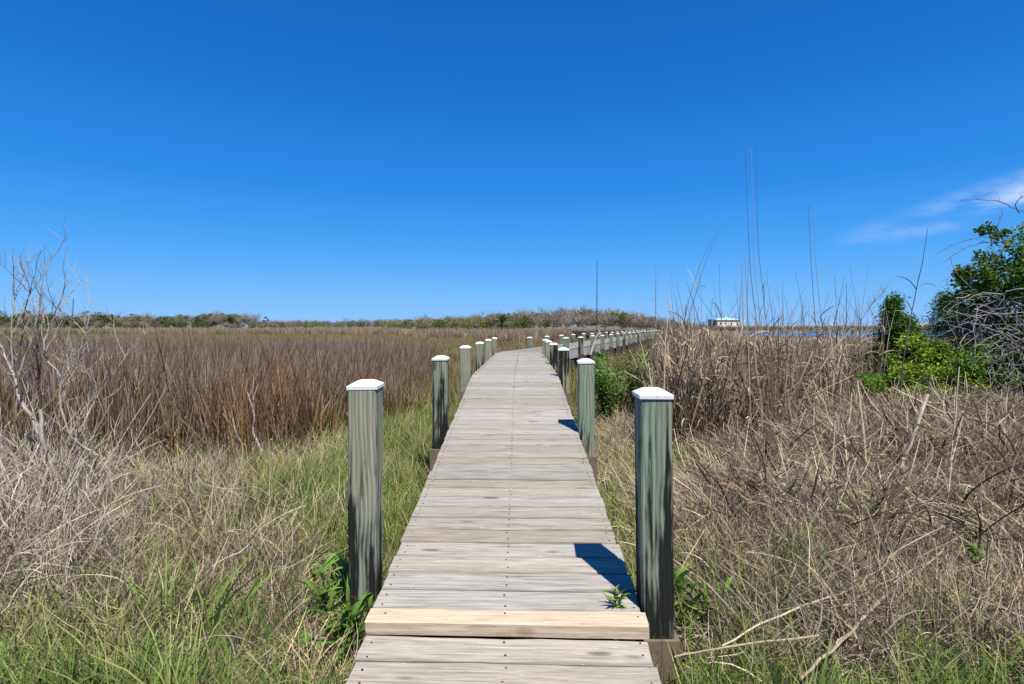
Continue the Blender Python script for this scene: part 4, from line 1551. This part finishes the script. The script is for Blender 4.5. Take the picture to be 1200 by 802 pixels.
def p_litter(n, h0, h1, rad, w, mat):
    """broken reed stems and curled reed leaves lying every way"""
    b = disc(n, rad); b[:, 2] = U(0.02, .22, n)
    a = blades(b, U(0, 6.28, n), U(1.0, 1.75, n), rng.normal(0, .35, n), U(h0, h1, n), U(w * .6, w, n), 5, .5, kink=(U(.3, 1.4, n), rng.normal(0, .9, n)), wavy=.12)
    m = n // 2
    b = disc(m, rad); b[:, 2] = U(0.02, .25, m)
    c = blades(b, U(0, 6.28, m), U(.5, 1.6, m), U(-.5, 2.2, m), U(.15, .45, m), U(w * .9, w * 2.0, m), 6, .12, wavy=.35)
    return proto('litter_tuft', [a, c], M[mat])


place('flattened_reeds', [p_litter(30, .2, .7, .3, .0065, 'reed'), p_litter(24, .2, .7, .3, .007, 'reed'), p_litter(12, .25, .7, .28, .0085, 'straw'), p_litter(26, .2, .7, .28, .008, 'umber'),
                          p_litter(22, .2, .6, .3, .007, 'umber'), p_twig(60, .35, .3, .0034, 'reed')],
      (1.6, 11, 3.2, 10.5), 1900, flat_ok, 'flattened heap of dead reeds on the right', .65, 1.15, .2, 1.0)

def p_stalk(n, mat, w):
    b = disc(n, .3); b[:, 2] = U(.12, .32, n)
    return proto('stalk_bundle', [blades(b, U(0, 6.28, n), U(1.25, 1.62, n), rng.normal(0, .18, n), U(.6, 1.4, n), U(w * .6, w * 1.2, n), 4, .5)], M[mat])


place('fallen_reeds', [p_stalk(5, 'straw', .009), p_stalk(4, 'reed', .012), p_stalk(5, 'reed', .009), p_stalk(4, 'umber', .012)], (1.4, 10, 3.2, 9.5), 120,
      lambda x, y: flat_ok(x, y) if x > 2.4 else 0, 'long pale fallen reed stalks lying across the heap on the right', .8, 1.15, .12, 1.0)

# ------------------------------------------------------------------ bare shrub and branches on the left
def px_line(lst, Y, jit=0.0, seed=0):
    """polyline through photograph points, wandering in depth"""
    rr = random.Random(seed)
    d = 0.0
    out = []
    for i, p in enumerate(lst):
        yy = (p[2] if len(p) > 2 else Y) + d
        out.append(P(p[0], p[1], yy))
        d += rr.uniform(-jit, jit)
    return out


def smooth_line(pts, sub=3, wob=0.0, rr=random):
    """Catmull-Rom through the points with a little wobble"""
    pts = [Vector(p) for p in pts]
    q = [pts[0] * 2 - pts[1]] + pts + [pts[-1] * 2 - pts[-2]]
    out = []
    for i in range(1, len(q) - 2):
        for k in range(sub):
            t = k / sub
            a, b_, c, d = q[i - 1], q[i], q[i + 1], q[i + 2]
            v = 0.5 * ((2 * b_) + (c - a) * t + (2 * a - 5 * b_ + 4 * c - d) * t * t + (3 * b_ - a - 3 * c + d) * t ** 3)
            if k or i > 1:
                v = v + Vector((rr.uniform(-wob, wob), rr.uniform(-wob, wob), rr.uniform(-wob, wob)))
            out.append(v)
    out.append(pts[-1])
    return out


def rel(pts, base):
    return [p - base for p in pts]


def taper(n, r0, r1):
    return [r0 + (r1 - r0) * i / (n - 1) for i in range(n)]


def twigs_on(mb, line, n, length, r, rr, up=0.5, depth=1):
    for _ in range(n):
        i = rr.randrange(len(line) // 4, len(line) - 1)
        p = line[i].lerp(line[i + 1], rr.random())
        d = (line[i + 1] - line[i]).normalized()
        v = (d * rr.uniform(.3, .9) + Vector((rr.uniform(-1, 1), rr.uniform(-1, 1), rr.uniform(-.3, 1) * up + .25)) * .8).normalized()
        L = length * rr.uniform(.5, 1.2)
        pts = [p]
        for k in range(4):
            v = (v + Vector((rr.uniform(-.3, .3), rr.uniform(-.3, .3), rr.uniform(-.2, .35)))).normalized()
            pts.append(pts[-1] + v * L / 4)
        mb.tube(pts, taper(5, r, r * .35), 4, cap=False)
        if depth > 1:
            twigs_on(mb, pts, 3, length * .5, r * .6, rr, up, depth - 1)


rr = random.Random(5)
BY = 4.15
sb = P(80, 610, BY); sb.z = gz(sb.x, BY) - .05
shr = empty('bare_shrub', sb)
tag(shr, 'leafless grey shrub with crooked lichen-pale branches at the left edge', 'shrub')
BR = [
    ('trunk', [(84, 640), (77, 595), (66, 560), (50, 515), (47, 480)], .034, .020, 'bark', 0.10, 4),
    ('branch', [(47, 480), (46, 455), (44, 423), (41, 395)], .014, .010, 'bark_dark', .05, 3),
    ('branch', [(50, 515), (36, 488), (22, 462), (14, 434), (3, 408)], .022, .010, 'bark', .10, 5),
    ('branch', [(22, 462), (22, 434), (26, 395), (28, 372), (37, 337)], .012, .005, 'bark_dark', .07, 4),
    ('branch', [(100, 590), (108, 554), (112, 533), (95, 522), (80, 505), (71, 460), (80, 397), (86, 350)], .017, .005, 'bark', .08, 8),
    ('branch', [(86, 520), (97, 500), (112, 468), (131, 442), (153, 408)], .011, .004, 'bark', .08, 5),
    ('branch', [(71, 460), (71, 442), (56, 422), (52, 410), (58, 382), (71, 352), (77, 326)], .010, .004, 'bark', .07, 5),
    ('branch', [(22, 440), (34, 408), (45, 363), (52, 307)], .010, .003, 'bark', .08, 5),
    ('branch', [(14, 434), (14, 395), (16, 360), (17, 326)], .009, .003, 'bark', .08, 5),
    ('branch', [(66, 560), (40, 555), (18, 540), (-10, 535)], .012, .005, 'bark', .10, 5),
    ('branch', [(60, 680), (40, 650), (22, 640), (-8, 625)], .020, .012, 'bark', .08, 5),
    ('branch', [(46, 690), (44, 660), (34, 618), (18, 585)], .013, .007, 'bark_dark', .08, 3),
    ('branch', [(71, 460), (90, 430), (100, 395), (107, 350)], .008, .003, 'bark', .08, 5),
    ('branch', [(36, 488), (60, 470), (80, 440), (92, 420)], .007, .003, 'bark', .10, 5),
    ('branch', [(3, 408), (-12, 380), (-20, 340)], .009, .004, 'bark', .10, 4),
]
for k, (nm, lst, r0, r1, mt, jit, ntw) in enumerate(BR):
    line = smooth_line(rel(px_line(lst, BY, jit, k + 3), sb), 3, .006, rr)
    b = MB()
    b.tube(line, taper(len(line), r0 * .74, r1 * .6), 6)
    twigs_on(b, line, ntw + 6, .30, .0030, rr, 1.0, 2)
    o = b.build(nm, M[mt], shr)
    if mt == 'bark_dark': o['label'] = 'blackened branch'

b = MB()
for i in range(70):
    x0, y0 = rr.uniform(-40, 110), rr.uniform(560, 720)
    yy = gpt(x0, y0, .05)[1]
    p0 = P(x0, y0, min(yy, 4.8)) - sb
    lean = Vector((rr.gauss(.1, .45), rr.gauss(0, .4), rr.uniform(.5, 1.2)))
    L = rr.uniform(.35, 1.05)
    ln_ = smooth_line([p0, p0 + lean * L * .5 + Vector((rr.uniform(-.07, .07), 0, 0)), p0 + lean * L], 3, .008, rr)
    b.tube(ln_, taper(len(ln_), .0042, .0018), 4, cap=False)
    twigs_on(b, ln_, 3, .22, .0022, rr, .8, 1)
b.build('brush', M['twig'], shr)

FB = 5.5
fbp = P(349, 560, FB); fbp.z = gz(fbp.x, FB)
fb = empty('dead_branch', fbp)
tag(fb, 'small forked bleached branch sticking out of the grass left of the nearest left post', 'branch')
for k, (lst, r0, r1) in enumerate(([(352, 566), (321, 543), (300, 529), (279, 515), (272, 487)], .014, .005), ) if False else enumerate([
        ([(352, 566), (321, 543), (300, 529), (279, 515), (272, 487)], .018, .006),
        ([(311, 537), (297, 508), (298, 487), (290, 460)], .014, .005),
        ([(325, 545), (319, 530), (318, 515)], .012, .007)]):
    line = smooth_line(rel(px_line(lst, FB, .08, 40 + k), fbp), 3, .004, rr)
    b = MB(); b.tube(line, taper(len(line), r0, r1), 6)
    if k < 2: twigs_on(b, line, 4, .22, .0035, rr, 1.0, 1)
    b.build('limb', M['twig'], fb)


def stick(name, lst, Y, r0, r1, mat, label, cat='stick', group=None, jit=0.0, twig=0, leaf=0):
    if Y is None:                     # lying: every point rests on the plant layer
        pts = [P(a, b_, (CAM_Z - (.30 if a > 600 else .2)) * F / (b_ - 382)) for a, b_ in lst]
        base = pts[0]
        line = smooth_line(rel(pts, base), 4, .004, rr)
    else:
        if lst[0][1] > 500: Y = (CAM_Z - .1) * F / (lst[0][1] - 382)
        base = px_line([lst[0]], Y)[0]
        line = smooth_line(rel(px_line(lst, Y, jit, len(label)), base), 4, .004, rr)
    rt = empty(name, base)
    tag(rt, label, cat, group)
    b = MB(); b.tube(line, taper(len(line), r0, r1), 6)
    if twig: twigs_on(b, line, twig, .2, r1 * .5, rr, .6, 1)
    b.build('stem', M[mat], rt)
    for i in range(leaf):
        add_leaf(rt, line, rr, .35, .014)
    return rt


def add_leaf(rt, line, rr, length, width, lo=.15, hi=.75, mat='reed'):
    f = rr.uniform(lo, hi) * (len(line) - 1)
    i = int(f)
    p = line[i].lerp(line[min(i + 1, len(line) - 1)], f - i)
    n = 1
    V, Fc, t, r = blades(np.array([[p.x, p.y, p.z]]), U(0, 6.28, n), U(.15, .7, n), U(.5, 2.3, n), np.array([length * rr.uniform(.6, 1.3)]),
                         np.array([width * rr.uniform(.7, 1.3)]), 6, .12, wavy=.15)
    link('leaf', np_mesh('leaf', V, Fc, t, r, M[mat]), rt)


# fallen and leaning canes on the right
stick('fallen_cane', [(938, 796), (985, 752), (1030, 706), (1075, 664), (1122, 640)], None, .005, .011, 'cane', 'thick fallen cane lying diagonally across the straw at lower right', 'cane', jit=.14, twig=3)
stick('fallen_cane', [(846, 757), (900, 727), (960, 704), (1010, 686), (1050, 668)], None, .0035, .0055, 'cane_pale', 'thin pale straw cane lying above the thick fallen cane', 'cane', jit=.1)
stick('fallen_cane', [(790, 770), (840, 760), (900, 752), (960, 745)], None, .0035, .005, 'cane', 'short pale cane lying flat right of the nearest right post', 'cane', jit=.02)
stick('leaning_cane', [(1035, 600), (1058, 545), (1074, 500), (1087, 462)], 6.1, .011, .016, 'cane_pale', 'pale broken cane leaning in front of the bright green bush', 'cane', jit=.05, leaf=2)
stick('leaning_cane', [(1020, 700), (1035, 600), (1045, 580)], 4.6, .009, .006, 'cane', 'brown cane stub leaning at the foot of the pale broken cane', 'cane', jit=.05, leaf=2)
stick('leaning_cane', [(1108, 610), (1113, 550), (1118, 500), (1124, 430)], 6.3, .006, .005, 'cane_pale', 'slim pale upright cane in front of the vine-covered tree', 'cane', jit=.05, leaf=3)
stick('broken_cane', [(893, 560), (893, 520), (892, 470), (884, 420), (886, 372)], 6.3, .011, .008, 'cane', 'stout brown broken cane standing at the front of the right-hand reeds', 'cane', jit=.04, leaf=6)
stick('leaning_cane', [(905, 545), (925, 500), (950, 450), (985, 400), (1000, 385)], 7.0, .008, .005, 'cane', 'brown cane leaning right from the foot of the stout broken cane', 'cane', jit=.1, leaf=4)
stick('leaning_cane', [(900, 520), (925, 470), (945, 430), (952, 412)], 6.8, .012, .009, 'cane', 'thick brown bent cane right of the stout broken cane', 'cane', jit=.05, leaf=4)
stick('leaning_cane', [(1150, 640), (1172, 590), (1190, 540), (1205, 500)], 5.0, .009, .006, 'cane', 'brown cane leaning out of frame at the right edge', 'cane', jit=.05, leaf=4)
stick('leaning_cane', [(990, 600), (1060, 560), (1130, 510), (1190, 480)], 5.6, .010, .007, 'cane_dark', 'dark cane slanting low in front of the vine-covered tree', 'cane', jit=.06, twig=3)
stick('leaning_cane', [(866, 520), (905, 480), (940, 468), (1000, 440)], 7.2, .007, .005, 'cane', 'bent cane crossing low through the right-hand reeds', 'cane', jit=.06, leaf=2)
stick('broken_cane', [(692, 416), (697, 400), (703, 387)], 9.0, .016, .012, 'cane_pale', 'pale broken reed slanting in front of the far boardwalk fascia', 'reed', jit=.03)
stick('broken_cane', [(752, 426), (760, 412), (770, 402)], 8.0, .010, .007, 'cane_pale', 'short pale broken reed above the leafy shrubs', 'reed', jit=.03)
stick('broken_cane', [(765, 480), (764, 440), (763, 405)], 7.6, .008, .006, 'cane', 'upright brown reed stem right of the leafy shrubs', 'reed', jit=.03, leaf=2)
stick('leaning_cane', [(15, 760), (28, 715), (40, 680)], 3.1, .004, .003, 'cane_pale', 'thin straw stem leaning at the lower left edge', 'cane', jit=.05)
stick('leaning_cane', [(222, 768), (190, 720), (160, 680), (120, 640)], None, .003, .0045, 'cane_pale', 'long pale stem slanting below the bare shrub', 'cane', jit=.1)
stick('leaning_cane', [(228, 712), (232, 690), (250, 664), (290, 640), (320, 600)], 3.5, .004, .003, 'twig', 'curved bleached stem in the straw midway between shrub and post', 'cane', jit=.1, twig=4)

# tall reed canes against the sky
CANES = [
    ([(893, 450), (888, 390), (878, 300), (873, 163)], 7.6, .009, 'tallest dark reed cane, leftmost of the three beside the cream house', 4),
    ([(897, 452), (892, 390), (884, 300), (880, 172)], 7.8, .008, 'middle one of the three tallest reed canes beside the cream house', 4),
    ([(903, 448), (898, 380), (889, 290), (886, 165)], 8.0, .008, 'rightmost of the three tallest reed canes beside the cream house', 4),
    ([(966, 450), (958, 400), (952, 330), (947, 240)], 8.0, .008, 'left one of the straight pair of reed canes midway to the cedars', 3),
    ([(972, 450), (966, 400), (957, 320), (953, 236)], 8.3, .008, 'right one of the straight pair of reed canes midway to the cedars', 3),
    ([(797, 450), (801, 400), (815, 345), (828, 305), (843, 268)], 7.2, .008, 'taller reed cane of the two arching right, left of the cream house', 3),
    ([(793, 452), (797, 405), (808, 350), (820, 312), (836, 276)], 7.4, .007, 'shorter reed cane of the two arching right, left of the cream house', 3),
    ([(1006, 450), (1008, 400), (1012, 350), (1023, 290)], 8.4, .008, 'reed cane leaning slightly right, just left of the left cedar', 3),
    ([(1056, 452), (1062, 400), (1074, 340), (1081, 305), (1087, 268)], 7.6, .012, 'stout dark reed cane rising in front of the two cedars', 2),
    ([(847, 440), (846, 390), (844, 350), (843, 308)], 8.2, .006, 'thin upright reed cane directly above the cream house', 1),
    ([(842, 440), (840, 390), (838, 350), (835, 325)], 8.2, .006, 'short thin reed cane at the left corner of the cream house', 1),
    ([(952, 440), (945, 400), (938, 350), (932, 318)], 8.3, .006, 'faint reed cane just left of the straight pair', 1),
    ([(914, 440), (908, 390), (902, 350), (898, 318)], 8.0, .006, 'reed cane leaning left, right of the three tallest', 2),
    ([(938, 440), (930, 395), (923, 365), (918, 340)], 8.0, .006, 'short reed cane between the three tallest and the straight pair', 2),
    ([(981, 440), (981, 400), (980, 360), (978, 322)], 8.6, .007, 'dark-tipped reed cane right of the straight pair', 2),
    ([(974, 450), (982, 420), (1000, 390), (1018, 362), (1037, 340)], 7.8, .007, 'feathery reed cane bending far right toward the left cedar', 5),
    ([(803, 440), (799, 400), (792, 355), (785, 315)], 7.8, .006, 'thin reed cane leaning left, left of the arching two', 2),
    ([(1012, 440), (1008, 395), (1002, 350), (996, 312)], 8.6, .006, 'thin reed cane leaning left behind the feathery cane', 1),
    ([(862, 440), (866, 395), (864, 350), (860, 330)], 8.8, .006, 'faint short reed cane between the cream house and the three tallest', 2),
    ([(925, 440), (916, 400), (905, 370)], 7.5, .006, 'short brown reed stub right of the three tallest canes', 4),
]
for k, (lst, Y, r0, lab, nl) in enumerate(CANES):
    base = P(lst[0][0], lst[0][1], Y)
    foot = Vector((base.x - .02, Y, gz(base.x, Y) - .05))
    line = smooth_line([Vector((0, 0, 0))] + rel(px_line(lst, Y, .06, k), foot), 4, .004, rr)
    rt = empty('reed_cane', foot)
    tag(rt, lab, 'reed', 'tall dry reed canes against the sky')
    b = MB(); b.tube(line, taper(len(line), r0 * .85, r0 * .28), 5)
    b.build('stem', M['cane'] if k % 3 == 1 else M['cane_dark'], rt)
    for i in range(nl + 5):
        add_leaf(rt, line, rr, .34, .012, .3, .62)
    if k == 15:
        b = MB(); twigs_on(b, line[-8:], 26, .22, .0025, rr, .3, 1)
        b.build('plume', M['cane'], rt)

# ------------------------------------------------------------------ bushes, cedars and the vine tree on the right
def bush(name, x, y, lab, cat, stems, pts, size, mat, upb=.4, asp=.6, stem_mat='bark_dark', extra=None):
    z0 = gz(x, y) - .03
    rt = empty(name, (x, y, z0))
    tag(rt, lab, cat)
    b = MB()
    for line, r0, r1 in stems:
        b.tube(line, taper(len(line), r0, r1), 5)
    b.build('stem' if cat != 'tree' else 'trunk', M[stem_mat], rt)
    link('foliage', np_mesh('foliage', *leaves(pts, size, upb, asp), M[mat]), rt)
    return rt


def fan_stems(h, spread, n, rr, r=.012):
    out = []
    for i in range(n):
        a = rr.uniform(0, 6.28); s = spread * rr.uniform(.3, 1)
        out.append((smooth_line([(0, 0, 0), (s * .4 * math.cos(a), s * .4 * math.sin(a), h * .45), (s * math.cos(a), s * math.sin(a), h * rr.uniform(.7, .95))], 3, .01, rr), r, r * .3))
    return out


def cedar(px, top, Y, w, lab, seed):
    """tapering red cedar: flat sprays along ascending boughs"""
    r2 = random.Random(seed)
    x = (px - 600) / F * Y
    h = CAM_Z + (382 - top) / F * Y
    stems = [(smooth_line([(0, 0, 0), (.03, .02, h * .5), (-.02, 0, h * .98)], 3, .01, r2), .05, .008)]
    pts = []
    nb = 95
    for i in range(nb):
        f = (i + .5) / nb
        z = h * (.12 + .86 * f)
        rad = w * (1 - f) ** .75 * r2.uniform(.35, 1.35) + .05
        a = r2.uniform(0, 6.28)
        d = Vector((math.cos(a), math.sin(a), r2.uniform(.35, .9)))
        stems.append(([Vector((0, 0, z - .1)), Vector((d.x * rad * .5, d.y * rad * .5, z + d.z * rad * .3)), Vector((d.x * rad, d.y * rad, z + d.z * rad * .6))], .008, .003))
        m = 120
        tt = rng.uniform(.25, 1.08, m)
        q = np.stack([d.x * rad * tt, d.y * rad * tt, z - .05 + d.z * rad * .6 * tt], -1) + rng.normal(0, .045 + .03 * w, (m, 3))
        pts.append(q)
    return bush('cedar_tree', x, Y, lab, 'tree', stems, np.concatenate(pts), .062, 'cedar', .5, .34)


cedar(1046, 347, 10.2, .52, 'dark green cedar with rounded top, the left one of two', 3)
cedar(1112, 346, 11.0, .85, 'wider dark green cedar behind the vine-covered tree', 8)
cedar(1072, 396, 10.6, .7, 'low spreading dark cedar between the two taller cedars', 12)

cedar(1062, 372, 10.4, .55, 'short dark cedar spire leaning against the left cedar', 31)
cedar(1134, 388, 10.0, .75, 'dark cedar bough mass between the right cedar and the vine-covered tree', 37)
r2 = random.Random(77)
bush('green_bush', (1082 - 600) / F * 8.9, 8.9, 'bright yellow-green leafy bush below the left cedar', 'bush', fan_stems(1.2, .5, 9, r2),
     crown_points(7500, .60, .55, .56, 60, r2, .78), .045, 'leaf_yel')
bush('green_bush', (1050 - 600) / F * 8.7, 8.7, 'low green bush at the left foot of the bright yellow-green bush', 'bush', fan_stems(.8, .5, 8, r2),
     crown_points(3600, .6, .45, .36, 20, r2, .45), .05, 'leaf')
bush('green_bush', (1128 - 600) / F * 8.8, 8.8, 'dark green bush filling the gap left of the vine-covered tree', 'bush', fan_stems(1.1, .5, 9, r2),
     crown_points(5200, .55, .5, .55, 50, r2, .7), .05, 'leaf')
bush('green_bush', (1022 - 600) / F * 9.0, 9.0, 'loose green bush between the reeds and the left cedar', 'bush', fan_stems(.8, .5, 9, r2),
     crown_points(1500, .5, .4, .36, 20, r2, .5), .05, 'leaf')
bush('green_bush', (992 - 600) / F * 9.0, 9.0, 'small sparse green bush at the edge of the reeds', 'bush', fan_stems(.7, .45, 8, r2),
     crown_points(700, .5, .4, .32, 12, r2, .42), .05, 'shrub')
bush('green_bush', (1100 - 600) / F * 8.0, 8.0, 'low yellow-green bush sprawling in front of the vine-covered tree', 'bush', fan_stems(.6, .5, 8, r2),
     crown_points(1400, .55, .4, .26, 14, r2, .34), .045, 'leaf_yel')

# leafy shrubs behind the second right-hand post
for px, Y, top, w, n, lab in ((712, 7.9, 416, .34, 1500, 'leafy green shrub just right of the second right-hand post'),
                              (748, 8.2, 414, .28, 1300, 'leafy green shrub second from the second right-hand post'),
                              (730, 8.8, 428, .4, 800, 'sparser grey-green shrub behind the two leafy ones'),
                              (768, 8.6, 430, .3, 600, 'thin leafy shrub at the edge of the dead reeds')):
    x = (px - 600) / F * Y
    h = CAM_Z - (top - 382) / F * Y
    st = fan_stems(h, w, 12, r2, .008)
    pts = []
    for line, _, _ in st:
        for p in line[len(line) // 3:]:
            m = n // (len(st) * 5)
            pts.append(np.array(p)[None] + rng.normal(0, .05, (max(6, m * 2), 3)))
    bush('leafy_shrub', x, Y, lab, 'shrub', st, np.concatenate(pts), .05, 'shrub', .8, .4, 'cane')
for px, Y, top, lab in ((852, 10.5, 392, 'slim green sprig in the reeds below the cream house'), (905, 10.2, 396, 'slim green sprig in the reeds by the three tallest canes'),
                        (918, 10.6, 400, 'second slim green sprig right of the three tallest canes')):
    x = (px - 600) / F * Y; h = CAM_Z - (top - 382) / F * Y
    st = fan_stems(h, .16, 6, r2, .007)
    pts = np.concatenate([np.array(p)[None] + rng.normal(0, .05, (12, 3)) for line, _, _ in st for p in line[2:]])
    bush('leafy_sprig', x, Y, lab, 'shrub', st, pts, .05, 'shrub', .8, .4, 'cane')

# vine-covered tree
VY = 9.0
vb = P(1178, 505, VY); vb.z = gz(vb.x, VY) - .05
vt = empty('vine_covered_tree', vb)
tag(vt, 'tall tree at the right edge smothered in grey leafless vines with green leaves above', 'tree')
VB = [('trunk', [(1200, 520), (1180, 470), (1160, 410), (1150, 360), (1156, 310)], .055, .02, 0),
      ('trunk', [(1152, 510), (1150, 440), (1151, 390), (1156, 345)], .05, .02, .2),
      ('branch', [(1168, 410), (1185, 360), (1205, 310), (1215, 270)], .03, .01, .1),
      ('branch', [(1156, 345), (1172, 300), (1190, 265)], .016, .005, 0),
      ('branch', [(1200, 520), (1225, 440), (1245, 350)], .05, .015, .4),
      ('branch', [(1160, 360), (1135, 335), (1118, 315), (1112, 296)], .010, .003, -.2)]
for k, (nm, lst, r0, r1, dy) in enumerate(VB):
    line = smooth_line(rel(px_line(lst, VY + dy, .08, k), vb), 3, .01, r2)
    b = MB(); b.tube(line, taper(len(line), r0, r1), 7)
    b.build(nm, M['vine'], vt, smooth=True)


def crown_at(n, px, py, Y, rx_, ry_, rz_, clumps):
    c = P(px, py, Y) - vb
    return crown_points(n, rx_, ry_, rz_, clumps, r2, 0) + np.array(c)[None]


fol = np.concatenate([crown_at(8200, 1178, 340, 9.0, .62, .6, .75, 90), crown_at(7200, 1184, 425, 9.0, .62, .5, .6, 70), crown_at(7000, 1232, 320, 9.2, .75, .6, 1.0, 80),
                      crown_at(420, 1160, 272, 8.9, .22, .2, .16, 7), crown_at(2200, 1146, 340, 8.95, .34, .3, .5, 34), crown_at(260, 1128, 325, 8.9, .18, .12, .22, 8),
                      crown_at(2200, 1138, 430, 8.8, .38, .3, .5, 30)])
link('foliage', np_mesh('foliage', *leaves(fol, .055, .3, .6), M['leaf_dark']), vt)
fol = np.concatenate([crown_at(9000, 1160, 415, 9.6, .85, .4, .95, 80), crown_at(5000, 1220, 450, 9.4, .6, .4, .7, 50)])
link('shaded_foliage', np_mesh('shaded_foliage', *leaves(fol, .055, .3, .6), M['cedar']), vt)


def wander(p, L, n, r, droop, rr, box):
    pts = [p.copy()]
    v = Vector((rr.uniform(-1, 1), rr.uniform(-1, 1), rr.uniform(-1, .6))).normalized()
    for i in range(n):
        v = (v + Vector((rr.uniform(-.6, .6), rr.uniform(-.6, .6), rr.uniform(-.6, .5) - droop))).normalized()
        q = pts[-1] + v * L / n
        for ax in range(3):
            lo, hi = box[ax]
            if q[ax] < lo or q[ax] > hi:
                v[ax] *= -.8
                q[ax] = min(max(q[ax], lo), hi)
        pts.append(q)
    return pts


b = MB()
c0 = P(1158, 440, VY) - vb
for i in range(440):
    f = r2.random()
    px = r2.uniform(1106, 1225); py = r2.uniform(345, 505)
    if px < 1135 and py < 420: px += 45
    p = P(px, py, VY - r2.uniform(-.25, .55)) - vb
    p.z = max(.02, p.z)
    L = r2.uniform(.5, 1.5)
    box = ((c0.x - .85, c0.x + 1.1), (-.75, .45), (.0, 2.1))
    pts = smooth_line(wander(p, L, 6, 0, .12, r2, box), 2, .008, r2)
    r = r2.choice((.004, .005, .0065, .009))
    b.tube(pts, taper(len(pts), r, r * .5), 4, r=r2.random(), cap=False)
b.build('vine_tangle', M['vine'], vt)
b = MB()
for lst in ([(1205, 250), (1185, 243), (1172, 236), (1155, 235), (1140, 234), (1125, 235)], [(1200, 262), (1172, 278), (1150, 278), (1130, 283), (1112, 290), (1096, 298)],
            [(1190, 285), (1160, 284), (1140, 288), (1122, 296), (1106, 308)], [(1186, 270), (1168, 275), (1170, 262), (1176, 250)],
            [(1172, 330), (1150, 310), (1130, 312), (1112, 326), (1110, 336)], [(1195, 250), (1190, 240), (1196, 232), (1206, 226)],
            [(1205, 300), (1180, 292), (1165, 298), (1150, 310), (1140, 330)], [(1165, 372), (1140, 355), (1128, 350), (1118, 356)],
            [(1160, 400), (1130, 395), (1108, 400), (1092, 402), (1070, 408)]):
    line = smooth_line(rel(px_line(lst, 8.8, .08, len(b.v)), vb), 4, .008, r2)
    b.tube(line, taper(len(line), .007, .003), 5)
    twigs_on(b, line, 7, .16, .0026, r2, .3, 1)
b.build('long_vine', M['redvine'], vt)

# ------------------------------------------------------------------ leafy weeds and broad-bladed clumps near the walk
def split_blades(name, V, Fc, t, r, mat, parent):
    """each blade its own part"""
    n = len(np.unique(r))
    pv, pf = len(V) // n, len(Fc) // n
    for i in range(n):
        link(name, np_mesh(name, V[i * pv:(i + 1) * pv], Fc[i * pf:(i + 1) * pf] - i * pv, t[i * pv:(i + 1) * pv], r[i * pv:(i + 1) * pv], mat), parent)


def weed(x, y, z, n, h, lw, ll, mat, lab, name='leafy_weed', spread=.35, stems=5, cat='weed', group=None):
    h *= 1.35; ll *= 1.25; lw *= 1.25
    rt = empty(name, (x, y, z))
    tag(rt, lab, cat, group)
    b = MB()
    bs, az = [], []
    for i in range(stems):
        a = r2.uniform(0, 6.28); s = h * spread * r2.uniform(.2, 1)
        line = smooth_line([(0, 0, 0), (s * .5 * math.cos(a), s * .5 * math.sin(a), h * .55), (s * math.cos(a), s * math.sin(a), h * r2.uniform(.75, 1))], 3, .002, r2)
        b.tube(line, taper(len(line), .003, .0015), 4)
        for j in range(n // stems):
            p = line[min(len(line) - 1, 1 + j * len(line) // max(1, n // stems))]
            bs.append(tuple(p)); az.append(r2.uniform(0, 6.28))
    m = len(bs)
    b.build('stem', M[mat], rt)
    V, Fc, t, r = blades(np.array(bs), np.array(az), U(.4, 1.2, m), U(.1, .9, m), U(.7, 1.2, m) * ll, U(.7, 1.2, m) * lw, 4, .1)
    # lance-shaped leaves: narrow at the stalk
    split_blades('leaf', V, Fc, t, r, M[mat], rt)
    return rt


wx, wy = (722 - 600) / F * 2.36, 2.36
weed(wx, wy, deck_z(wy) - .01, 26, .06, .009, .05, 'leaf', 'small green weed sprouting between planks beside the new pine board', stems=4)
for px, py, Y, n, h, ll, lw, lab in ((404, 772, 2.5, 60, .27, .13, .014, 'bushy green weed at the foot of the nearest left post'),
                                     (384, 720, 2.72, 50, .34, .10, .014, 'green weed behind the nearest left post with toothed leaves'),
                                     (356, 778, 2.45, 18, .16, .10, .035, 'broad-leaved light green weed left of the nearest left post'),
                                     (800, 724, 2.75, 40, .22, .11, .016, 'leafy green weed right of the nearest right post'),
                                     (835, 745, 2.7, 26, .18, .10, .018, 'low green weed in the straw right of the nearest right post'),
                                     (1148, 730, 3.0, 26, .2, .12, .016, 'green weed at the lower right edge')):
    x = (px - 600) / F * Y
    weed(x, Y, gz(x, Y) - .01, n, h, lw, ll, 'lush', lab)


def clump(px, py, Y, n, h, w, lab, mat='lush'):
    x = (px - 600) / F * Y
    rt = empty('grass_clump', (x, Y, gz(x, Y) - .02))
    tag(rt, lab, 'grass clump')
    split_blades('blade', *blades(disc(n, .10), U(0, 6.28, n), np.abs(rng.normal(.25, .22, n)), U(.1, 1.3, n), U(.5, 1.1, n) * h, U(.7, 1.2, n) * w, 6, .08), M[mat], rt)


clump(185, 790, 2.65, 26, .55, .012, 'long broad-bladed green grass clump at lower left')
clump(235, 800, 2.5, 18, .6, .012, 'broad-bladed green grass clump right of the lower left one')
clump(300, 775, 2.6, 18, .38, .016, 'light green arching grass clump below the nearest left post')
clump(325, 690, 3.1, 12, .55, .012, 'single stiff green grass clump left of the nearest left post')
clump(985, 690, 3.4, 14, .4, .010, 'green blades rising between the two fallen canes')
clump(930, 740, 2.9, 26, .42, .007, 'dark green tuft of stiff blades left of the thick fallen cane')
clump(1150, 800, 2.6, 14, .4, .009, 'green blades at the lower right corner')
clump(700, 600, 4.0, 40, .45, .006, 'bright green grass clump between the first two right-hand posts')
clump(120, 770, 2.8, 24, .45, .008, 'yellow-green grass clump below the bare shrub', 'green')
